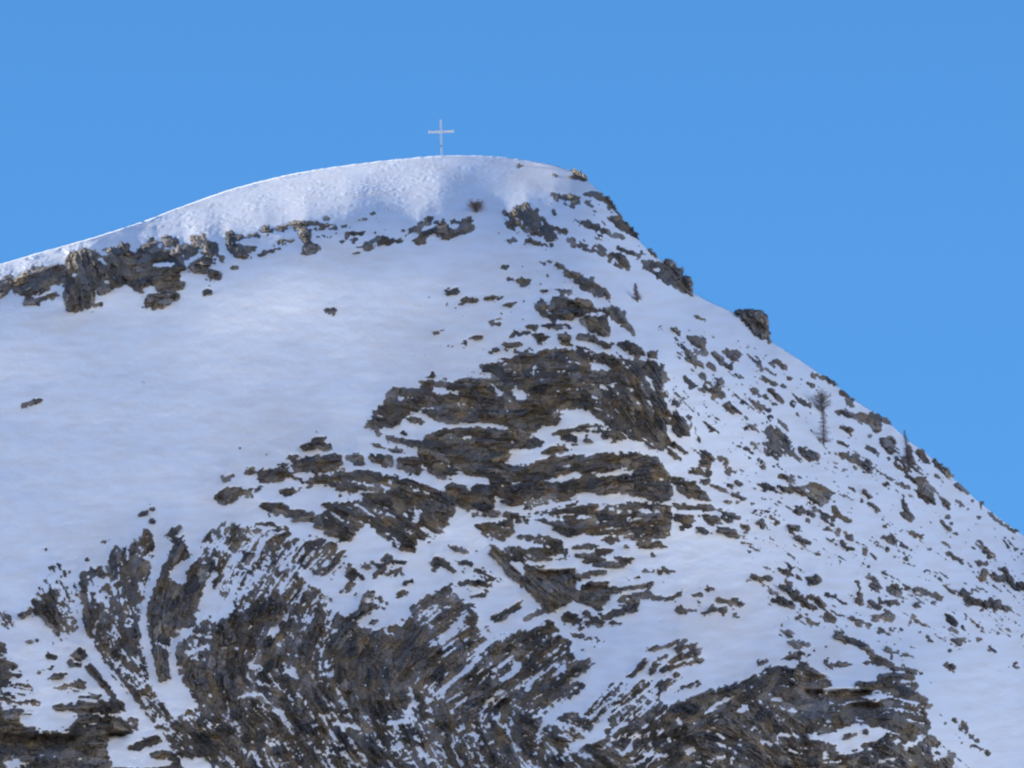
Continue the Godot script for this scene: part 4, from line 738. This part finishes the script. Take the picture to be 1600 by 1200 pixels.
func node_point(p: int, who: int, push: float) -> Vector3:
	var i := p % NW
	var j := p / NW
	var u := U0 + i * STEP
	var v := V0 + j * STEP
	var s := s_f[p]
	var d := deep[p]
	if v < sky_v[i]:
		var js := mini(NH - 1, int((sky_v[i] - V0) / STEP) + 1)
		d = deep[js * NW + i] + (sky_v[i] - v) * 0.06
	var out := 0.0
	if s < 0.0:
		out = s * 0.35
	else:
		var solid := clampf(s / 1.6, 0.0, 1.0)
		out = 0.12 * minf(s, 2.0) + solid * (0.5 + 0.5 * half_at(streak_a, i, j) + 0.26 * streak_b[p] + push + 0.2 * fine.get_noise_2d(u, v + 40.0) + 0.9 * noise.get_noise_2d(u * 0.6, v * 0.6) + 0.9 * wide.get_noise_2d(u * 3.0, v * 3.0))
		out = maxf(out, 0.07 * minf(s, 1.5) - 0.35 * solid)
		# joints stand back
		if i > 0 and j > 0 and (label_f[p] != who or label_f[p - 1] != who or label_f[p - NW] != who or label_f[p - NW - 1] != who):
			out -= 0.35 * solid
	return at(u, v, d - out)

func node_tone(p: int, tone: Color) -> Color:
	var i := p % NW
	var j := p / NW
	var u := U0 + i * STEP
	var v := V0 + j * STEP
	var k := 1.0 + 0.07 * streak_b[p] + 0.06 * half_at(streak_a, i, j) + 0.3 * fine.get_noise_2d(u * 0.8, v * 0.8 + 300.0)
	var rust := clampf(wide.get_noise_2d(u * 2.2 + 80.0, v * 2.2) * 2.0, 0.0, 1.0)
	var c := tone * Color(1.0 + 0.14 * rust, 1.0 + 0.03 * rust, 1.0 - 0.18 * rust)
	return Color(c.r * k, c.g * k, c.b * k)

# ---------- snow ----------
func dusty(u: float, v: float) -> float:
	# desert dust blown onto the snow in streaks
	var m := 0.0
	for k in DUST.size() / 5:
		var ex: float = (u - DUST[5 * k]) / DUST[5 * k + 2]
		var ey: float = (v - DUST[5 * k + 1]) / DUST[5 * k + 3]
		m = maxf(m, (1.0 - ex * ex - ey * ey) * DUST[5 * k + 4])
	var n := wide.get_noise_2d(u * 1.2, v * 4.5) * 1.2 + noise.get_noise_2d(u * 0.2, v * 0.8) * 0.7
	return clampf(0.22 + m * 0.9 + n * 0.5, 0.0, 1.0)

const ROWS := 600
var cols: PackedFloat32Array
func snow_band(b: int, bands: int) -> void:
	var j0 := ROWS * b / bands
	var j1 := ROWS * (b + 1) / bands
	var pos := PackedVector3Array()
	var col := PackedColorArray()
	for j in range(j0, j1):
		var f := float(j) / (ROWS - 1)
		for u in cols:
			var v0 := sky_at(u)
			var v := lerpf(v0, 1218.0, f)
			pos.append(at(u, v, snow_deep(u, v)))
			var d := dusty(u, v)
			col.append(Color(0.88, 0.885, 0.89).lerp(Color(0.80, 0.735, 0.675), d * 0.7))
	parts[b] = [pos, col]

func sky_at(u: float) -> float:
	var x := clampf((u - U0) / STEP, 0.0, NW - 1.001)
	var i := int(x)
	var v := lerpf(sky_v[i], sky_v[i + 1], x - i)
	if u < U0:
		v += (U0 - u) * 0.3
	elif u > U0 + (NW - 1) * STEP:
		v += (u - U0 - (NW - 1) * STEP) * 0.72
	return v

func snow_deep(u: float, v: float) -> float:
	var d := deep_at(u, v)
	# no snow inside the rock: the sheet dives under it
	var i := clampi(int((u - U0) / STEP), 0, NW - 2)
	var j := clampi(int((v - V0) / STEP), 0, NH - 2)
	var fx := clampf((u - U0) / STEP - i, 0.0, 1.0)
	var fy := clampf((v - V0) / STEP - j, 0.0, 1.0)
	var q := j * NW + i
	d += lerpf(lerpf(sink[q], sink[q + 1], fx), lerpf(sink[q + NW], sink[q + NW + 1], fx), fy)
	if u < U0:
		d += (U0 - u) * 0.06
	elif u > U0 + (NW - 1) * STEP:
		d += (u - U0 - (NW - 1) * STEP) * 0.12
	return d

func build_snow(m: Material) -> MeshInstance3D:
	for k in range(12, 0, -1):
		cols.append(U0 - 45.0 * k)
	for i in NW:
		cols.append(U0 + i * STEP)
	for k in range(1, 13):
		cols.append(U0 + (NW - 1) * STEP + 45.0 * k)
	var w := cols.size()
	var got := in_bands(snow_band)
	var pos := PackedVector3Array()
	var col := PackedColorArray()
	var white := Color(0.87, 0.875, 0.88)
	# the far side, from the valley behind up to the crest
	for r in BEHIND.size() / 2:
		for u in cols:
			var p := at(u, sky_at(u), snow_deep(u, sky_at(u)))
			pos.append(Vector3(p.x, maxf(p.y - BEHIND[2 * r + 1], -3.0), p.z - BEHIND[2 * r]))
			col.append(white)
	for g in got:
		pos.append_array(g[0])
		col.append_array(g[1])
	# the foot, below the picture, down into the valley
	for r in 8:
		for u in cols:
			var p := at(u, 1218.0, snow_deep(u, 1218.0))
			var t := (r + 1) / 8.0
			pos.append(Vector3(p.x, lerpf(p.y, -3.0, t), p.z + (p.y + 3.0) * 1.1 * t))
			col.append(white)
	var h := pos.size() / w
	var nor := PackedVector3Array()
	nor.resize(pos.size())
	for j in h:
		var up := maxi(j - 1, 0) * w
		var dn := mini(j + 1, h - 1) * w
		var r := j * w
		for i in w:
			var ex := pos[r + mini(i + 1, w - 1)] - pos[r + maxi(i - 1, 0)]
			var ey := pos[up + i] - pos[dn + i]
			nor[r + i] = ex.cross(ey).normalized()
	var idx := PackedInt32Array()
	idx.resize((w - 1) * (h - 1) * 6)
	var n := 0
	for j in h - 1:
		for i in w - 1:
			var a := j * w + i
			idx[n] = a
			idx[n + 1] = a + 1
			idx[n + 2] = a + w
			idx[n + 3] = a + 1
			idx[n + 4] = a + w + 1
			idx[n + 5] = a + w
			n += 6
	var a := []
	a.resize(Mesh.ARRAY_MAX)
	a[Mesh.ARRAY_VERTEX] = pos
	a[Mesh.ARRAY_NORMAL] = nor
	a[Mesh.ARRAY_COLOR] = col
	a[Mesh.ARRAY_INDEX] = idx
	var mesh := ArrayMesh.new()
	mesh.add_surface_from_arrays(Mesh.PRIMITIVE_TRIANGLES, a)
	var o := MeshInstance3D.new()
	o.mesh = mesh
	o.material_override = m
	return o

# the snowy slopes on the other side of the valley, behind the camera
func build_hills(m: Material) -> MeshInstance3D:
	var st := start()
	var w := 80
	var h := 24
	var p := []
	for j in h + 1:
		for i in w + 1:
			var a := lerpf(-110.0, 110.0, float(i) / w)
			var t := float(j) / h
			var top := 620.0 + 160.0 * wide.get_noise_2d(a * 3.0, 900.0)
			var r := 450.0 + 1150.0 * t + 120.0 * wide.get_noise_2d(a * 4.0, j * 12.0)
			var y := (top * sin(minf(t * 1.25, 1.0) * PI * 0.5) if t < 0.8 else top * (1.0 - (t - 0.8) * 2.0)) - 4.0
			y += 40.0 * t * wide.get_noise_2d(a * 9.0, j * 30.0)
			p.append(Vector3(sin(deg_to_rad(a)) * r, y if j > 0 else -6.0, cos(deg_to_rad(a)) * r))
	for j in h:
		for i in w:
			var q := j * (w + 1) + i
			for k in [q, q + w + 1, q + 1, q + 1, q + w + 1, q + w + 2]:
				st.add_vertex(p[k])
	st.generate_normals()
	var o := MeshInstance3D.new()
	o.mesh = st.commit()
	o.material_override = m
	return o

# ---------- small builders ----------
func stick(st: SurfaceTool, a: Vector3, b: Vector3, ra: float, rb: float, sides := 5) -> void:
	var d := (b - a).normalized()
	var x := d.cross(Vector3.UP if absf(d.y) < 0.9 else Vector3.RIGHT).normalized()
	var y := d.cross(x)
	for k in sides:
		var p := TAU * k / sides
		var q := TAU * (k + 1) / sides
		var e := x * cos(p) + y * sin(p)
		var f := x * cos(q) + y * sin(q)
		var v := [a + e * ra, b + e * rb, b + f * rb, a + f * ra]
		for i in [0, 2, 1, 0, 3, 2]:
			st.add_vertex(v[i])
	if rb > 0.02:
		for k in sides:
			var p := TAU * k / sides
			var q := TAU * (k + 1) / sides
			st.add_vertex(b)
			st.add_vertex(b + (x * cos(p) + y * sin(p)) * rb)
			st.add_vertex(b + (x * cos(q) + y * sin(q)) * rb)

func beam(st: SurfaceTool, a: Vector3, b: Vector3, w: float, h: float) -> void:
	var d := (b - a).normalized()
	var x := d.cross(Vector3.BACK if absf(d.z) < 0.9 else Vector3.UP).normalized() * w * 0.5
	var y := d.cross(x).normalized() * h * 0.5
	var c := [a - x - y, a + x - y, a + x + y, a - x + y, b - x - y, b + x - y, b + x + y, b - x + y]
	for f in [[0, 1, 2, 3], [7, 6, 5, 4], [4, 5, 1, 0], [5, 6, 2, 1], [6, 7, 3, 2], [7, 4, 0, 3]]:
		for i in [0, 1, 2, 0, 2, 3]:
			st.add_vertex(c[f[i]])

func obj(st: SurfaceTool, what: String, m: Material, parent: Node) -> MeshInstance3D:
	st.generate_normals()
	var o := MeshInstance3D.new()
	o.name = what
	o.mesh = st.commit()
	o.material_override = m
	parent.add_child(o, true)
	return o

func start() -> SurfaceTool:
	var st := SurfaceTool.new()
	st.begin(Mesh.PRIMITIVE_TRIANGLES)
	st.set_smooth_group(-1)
	return st

func summit_cross(paint_m: Material, dark: Material) -> void:
	var foot := at(690.0, sky_at(690.0) + 1.5, snow_deep(690.0, sky_at(690.0) + 1.5))
	var px := (FAR + snow_deep(690.0, 245.0)) * SPAN / 600.0
	var root := Node3D.new()
	called(root, "summit_cross")
	add_child(root)
	root.position = foot
	root.rotation.z = 0.03
	tag(root, "tall pale metal lattice cross standing on the snowy summit", "cross")
	var hgt := 60.0 * px
	var arm_y := 40.5 * px
	var half := 19.0 * px
	var w := 2.1 * px
	# four corner bars and bracing make the post
	var st := start()
	for sx in [-0.5, 0.5]:
		for sz in [-0.5, 0.5]:
			beam(st, Vector3(sx * w, -1.2, sz * w), Vector3(sx * w * 0.9, hgt, sz * w * 0.9), 0.1, 0.1)
	var n := 16
	for k in n:
		var y := hgt * k / n
		var y2 := hgt * (k + 1) / n
		var f := 1.0 if k % 2 == 0 else -1.0
		for s in [-0.5, 0.5]:
			beam(st, Vector3(-0.5 * w * f, y, s * w), Vector3(0.5 * w * f, y2, s * w), 0.07, 0.07)
			beam(st, Vector3(s * w, y, -0.5 * w * f), Vector3(s * w, y2, 0.5 * w * f), 0.07, 0.07)
	obj(st, "post", paint_m, root)
	st = start()
	beam(st, Vector3(-w * 0.58, hgt, 0), Vector3(w * 0.58, hgt, 0), 0.1, w * 1.15)
	obj(st, "post_cap", paint_m, root)
	for s in [-1.0, 1.0]:
		st = start()
		for sy in [-0.5, 0.5]:
			for sz in [-0.5, 0.5]:
				beam(st, Vector3(s * w * 0.56, arm_y + sy * w * 0.9, sz * w * 0.9), Vector3(s * half, arm_y + sy * w * 0.9, sz * w * 0.9), 0.11, 0.11)
		for k in 5:
			var xa: float = lerpf(w * 0.56, half, k / 5.0) * s
			var xb: float = lerpf(w * 0.56, half, (k + 1) / 5.0) * s
			var f := 1.0 if k % 2 == 0 else -1.0
			for sz in [-0.45, 0.45]:
				beam(st, Vector3(xa, arm_y - 0.45 * w * f, sz * w), Vector3(xb, arm_y + 0.45 * w * f, sz * w), 0.065, 0.065)
		var arm := obj(st, "arm", paint_m, root)
		st = start()
		beam(st, Vector3(s * half, arm_y, 0), Vector3(s * (half + 0.14), arm_y, 0), w * 1.3, w * 1.3)
		beam(st, Vector3(s * (half - 0.1), arm_y + w * 0.62, 0), Vector3(s * (half + 0.1), arm_y + w * 0.95, 0), 0.2, w)
		obj(st, "end_plate", paint_m, arm)
	st = start()
	beam(st, Vector3(-0.1, 17.2 * px - 0.16, w * 0.56), Vector3(0.12, 17.2 * px + 0.1, w * 0.56), 0.3, 0.12)
	obj(st, "plaque", dark, root)

func larch(u: float, v: float, high: float, broad: float, bushy: bool, seed_n: int, label: String, bark: Material, twig: Material, lean := 0.0) -> void:
	var r := RandomNumberGenerator.new()
	r.seed = seed_n
	var d := snow_deep(u, v)
	var px := (FAR + d) * SPAN / 600.0
	var root := Node3D.new()
	called(root, "mountain_shrub" if bushy else "larch_tree")
	add_child(root)
	root.position = at(u, v, d - 0.25)
	root.rotation.z = lean
	tag(root, label, "shrub" if bushy else "tree", "bare shrubs and larches on the slope")
	var h := high * px
	var w := broad * px * 0.75
	var st := start()
	stick(st, Vector3(0, -0.6, 0), Vector3(0, h * 0.5, 0), 0.11 if bushy else 0.14, 0.07, 7)
	stick(st, Vector3(0, h * 0.5, 0), Vector3(0.03, h, 0), 0.07, 0.012, 6)
	obj(st, "trunk", bark, root)
	st = start()
	var n := 130 if bushy else 150
	for k in n:
		var t := (k + r.randf()) / n
		var y := lerpf(0.04, 0.97, t) * h
		var reach := w * (1.12 - t) * r.randf_range(0.45, 1.05)
		if bushy:
			reach = w * sqrt(maxf(0.05, 1.0 - pow(t * 1.25 - 0.35, 2.0))) * r.randf_range(0.5, 1.05)
		var a := r.randf() * TAU
		var rise := r.randf_range(-0.1, 0.45) if not bushy else r.randf_range(0.2, 1.0)
		var p := Vector3(0, y * (0.7 if bushy else 1.0), 0)
		var q := p + Vector3(cos(a), rise, sin(a)) * reach
		stick(st, p, q, 0.032, 0.012, 3)
		for i in 12:
			var f := r.randf_range(0.2, 1.0)
			var g := p.lerp(q, f)
			var e := g + Vector3(r.randf_range(-1, 1), r.randf_range(-0.7, 0.9), r.randf_range(-1, 1)) * (0.14 + 0.3 * reach * 0.6)
			stick(st, g, e, 0.012, 0.006, 3)
	obj(st, "crown", twig, root)

# ---------- scene ----------
func _ready() -> void:
	t0 = Time.get_ticks_msec()
	ahead = Vector3(0, sin(deg_to_rad(PITCH)), -cos(deg_to_rad(PITCH)))
	upward = Vector3(0, cos(deg_to_rad(PITCH)), sin(deg_to_rad(PITCH)))
	var cam := Camera3D.new()
	cam.name = "camera"
	add_child(cam)
	cam.position = eye
	cam.rotation_degrees = Vector3(PITCH, 0, 0)
	cam.fov = rad_to_deg(2.0 * atan(SPAN))
	cam.near = 1.0
	cam.far = 12000.0
	cam.current = true
	# a small camera at full zoom, focused a little short of the mountain
	var optics := CameraAttributesPhysical.new()
	optics.frustum_focal_length = 12.0 / SPAN
	optics.frustum_near = 1.0
	optics.frustum_far = 12000.0
	optics.frustum_focus_distance = 100.0
	optics.exposure_aperture = 2.1
	cam.attributes = optics
	var sky_m := ProceduralSkyMaterial.new()
	sky_m.sky_top_color = Color(0.09, 0.235, 0.445)
	sky_m.sky_horizon_color = Color(0.262, 0.474, 0.684)
	sky_m.sky_curve = 0.5
	sky_m.ground_bottom_color = Color(0.60, 0.66, 0.78)
	sky_m.ground_horizon_color = Color(0.66, 0.76, 0.90)
	sky_m.sun_angle_max = 30.0
	var sky := Sky.new()
	sky.sky_material = sky_m
	var env := Environment.new()
	env.background_mode = Environment.BG_SKY
	env.sky = sky
	env.tonemap_mode = Environment.TONE_MAPPER_LINEAR
	env.tonemap_exposure = 2.3
	env.sdfgi_enabled = true
	env.ssao_enabled = true
	env.ssil_enabled = true
	var world := WorldEnvironment.new()
	world.name = "world_environment"
	world.environment = env
	add_child(world)
	var sun := DirectionalLight3D.new()
	sun.name = "sun"
	sun.light_energy = 1.42
	sun.light_color = Color(1.0, 0.965, 0.9)
	sun.light_angular_distance = 0.5
	sun.shadow_enabled = true
	add_child(sun)
	var az := deg_to_rad(SUN_AZ)
	var el := deg_to_rad(SUN_EL)
	var to_sun := Vector3(-sin(az) * cos(el), sin(el), -cos(az) * cos(el))
	sun.look_at_from_position(Vector3.ZERO, -to_sun, Vector3.UP)

	noise.seed = 11
	noise.frequency = 0.09
	noise.fractal_octaves = 3
	fine.seed = 5
	fine.frequency = 0.3
	fine.fractal_octaves = 2
	wide.seed = 23
	wide.frequency = 0.012
	wide.fractal_octaves = 3

	var snow_m := StandardMaterial3D.new()
	snow_m.vertex_color_use_as_albedo = true
	snow_m.roughness = 0.62
	snow_m.metallic_specular = 0.35
	var stone := StandardMaterial3D.new()
	stone.vertex_color_use_as_albedo = true
	stone.roughness = 0.95
	stone.metallic_specular = 0.25

	# ----- the face as it was surveyed -----
	for i in NW:
		var u := U0 + i * STEP
		var a := 0.0
		for k in range(-4, 5):
			a += skyline(u + k * 1.6)
		sky_v.append(a / 9.0 + noise.get_noise_2d(u * 0.8, 3.0) * 0.7)
	rock_f = joined(in_bands(paint_band))
	stamp("painted")
	var dirs := joined(in_bands(dip_band))
	dir_x.resize(HW * HH)
	dir_y.resize(HW * HH)
	for i in HW * HH:
		dir_x[i] = dirs[2 * i]
		dir_y[i] = dirs[2 * i + 1]
	stamp("dip")
	var rnd := RandomNumberGenerator.new()
	rnd.seed = 4
	grain_in.resize(HW * HH)
	for i in HW * HH:
		grain_in[i] = rnd.randf() - 0.5
	grain_in = blur(grain_in, HW, HH)
	streak_a = joined(in_bands(coarse_band))
	unit(streak_a)
	grain_in.resize(NW * NH)
	for i in NW * NH:
		grain_in[i] = rnd.randf() - 0.5
	streak_b = joined(in_bands(fine_band))
	unit(streak_b, true)
	stamp("strata")
	# blocks
	for gj in SH:
		for gi in SW:
			var x := U0 + (gi + rnd.randf_range(0.08, 0.92)) * CELL
			var y := V0 + (gj + rnd.randf_range(0.08, 0.92)) * CELL
			seed_x.append(x)
			seed_y.append(y)
			var q := clampi(int((y - V0) / STEP / 2.0), 0, HH - 1) * HW + clampi(int((x - U0) / STEP / 2.0), 0, HW - 1)
			seed_c.append(dir_x[q])
			seed_s.append(dir_y[q])
			seed_push.append(rnd.randf_range(-0.6, 0.8))
			seed_l.append(rnd.randf_range(0.75, 1.25))
			seed_bias.append(clampf(rnd.randfn(0.0, 0.28), -0.6, 0.6))
			var c: Color = TONES[rnd.randi() % TONES.size()]
			var k := rnd.randf_range(0.7, 1.3)
			seed_tone.append(Color(c.r * k, c.g * k, c.b * k))
	label_f = PackedInt32Array()
	for p in in_bands(block_band):
		label_f.append_array(p)
	stamp("blocks")
	s_f = joined(in_bands(bare_band))
	s_f = soften(s_f)
	for q in NW * (NH - 1) - 1:
		if label_f[q] >= 0 and maxf(maxf(s_f[q], s_f[q + 1]), maxf(s_f[q + NW], s_f[q + NW + 1])) < -0.25:
			label_f[q] = -1
	for i in NW:
		label_f[(NH - 1) * NW + i] = -1
	for j in NH:
		label_f[j * NW + NW - 1] = -1
	stamp("bare")
	sink.resize(NW * NH)
	for q in NW * NH:
		sink[q] = clampf((s_f[q] - 0.2) / 0.9, 0.0, 1.0) * 1.1
	sink = blur(sink, NW, NH)
	# ledges: rock stands steep, the snow on it lies flat, so each step leans out towards its upper edge
	ledge.resize(NW * NH)
	for j in range(NH - 2, -1, -1):
		for i in NW:
			var q := j * NW + i
			var f := s_f[q]
			var k := -0.035
			if f > -2.5:
				k = lerpf(-0.035, 0.075, clampf(f + 0.5, 0.0, 1.0))
			ledge[q] = clampf(ledge[q + NW] * 0.945 + k, -0.35, 1.1)
	for h in HOLLOWS.size() / 5:
		var hx: float = HOLLOWS[5 * h]
		var hy: float = HOLLOWS[5 * h + 1]
		var rx: float = HOLLOWS[5 * h + 2]
		var ry: float = HOLLOWS[5 * h + 3]
		for j in range(maxi(0, int((hy - ry - V0) / STEP)), mini(NH - 1, int((hy + ry - V0) / STEP)) + 1):
			for i in range(maxi(0, int((hx - rx - U0) / STEP)), mini(NW - 1, int((hx + rx - U0) / STEP)) + 1):
				var ex := (U0 + i * STEP - hx) / rx
				var ey := (V0 + j * STEP - hy) / ry
				# deepest under its roof, running out at its foot
				var k := clampf((1.0 - ex * ex + 0.5 * noise.get_noise_2d(i * 2.0, j * 2.0)) * 2.0, 0.0, 1.0) * clampf((1.0 - ey) * 0.55, 0.0, 1.0)
				if k > 0.0:
					ledge[j * NW + i] -= HOLLOWS[5 * h + 4] * 1.3 * k * clampf(s_f[j * NW + i] + 0.6, 0.25, 1.0)
	ledge = blur(blur(blur(ledge, NW, NH), NW, NH), NW, NH)
	ledge = spread(spread(ledge))
	stamp("ledges")
	solve_face()
	coarse = joined(in_bands(face_band))
	deep = joined(in_bands(deep_band))
	stamp("shape")

	# ----- the setting -----
	var ground := MeshInstance3D.new()
	ground.name = "ground"
	var pm := PlaneMesh.new()
	pm.size = Vector2(16000, 16000)
	ground.mesh = pm
	var gm := StandardMaterial3D.new()
	gm.albedo_color = Color(0.87, 0.875, 0.88).linear_to_srgb()
	gm.roughness = 0.8
	ground.material_override = gm
	ground.set_meta("kind", "structure")
	add_child(ground)
	var mountain := Node3D.new()
	mountain.name = "mountain"
	mountain.set_meta("kind", "structure")
	add_child(mountain)
	var snow := build_snow(snow_m)
	snow.name = "snow_slope"
	mountain.add_child(snow)
	stamp("snow")

	var hills := build_hills(gm)
	hills.name = "hills"
	hills.set_meta("kind", "structure")
	add_child(hills)

	# ----- cliffs, crags and stones -----
	var homes := []
	for z in ZONES:
		var o := Node3D.new()
		called(o, z[0])
		add_child(o)
		tag(o, z[1], z[2])
		homes.append(o)
	homes.append(mountain)
	build_rocks(stone, homes)

	# ----- cross and trees -----
	var pale := StandardMaterial3D.new()
	pale.albedo_color = Color(0.60, 0.61, 0.62).linear_to_srgb()
	pale.roughness = 0.5
	var dark := StandardMaterial3D.new()
	dark.albedo_color = Color(0.05, 0.05, 0.055).linear_to_srgb()
	dark.roughness = 0.6
	summit_cross(pale, dark)
	var bark := StandardMaterial3D.new()
	bark.albedo_color = Color(0.075, 0.06, 0.055).linear_to_srgb()
	bark.roughness = 0.95
	var twig := StandardMaterial3D.new()
	twig.albedo_color = Color(0.15, 0.115, 0.105).linear_to_srgb()
	twig.roughness = 0.95
	larch(744.0, 332.0, 20.0, 24.0, true, 3, "round bare brown shrub on the snow at the end of the broken rock band", bark, twig)
	larch(996.0, 471.0, 30.0, 13.0, false, 7, "small bare larch alone on open snow below the jutting skyline blocks", bark, twig, 0.12)
	larch(1284.0, 645.0, 42.0, 25.0, true, 12, "dense dark bare shrub beside the long grey ledge under the right skyline", bark, twig)
	larch(1287.0, 695.0, 62.0, 21.0, false, 19, "thin tall bare larch just below the dense shrub on the right slope", bark, twig)
	larch(1421.0, 735.0, 66.0, 17.0, false, 27, "dark bare larch whose tip stands above the right skyline", bark, twig, 0.1)
	stamp("done")
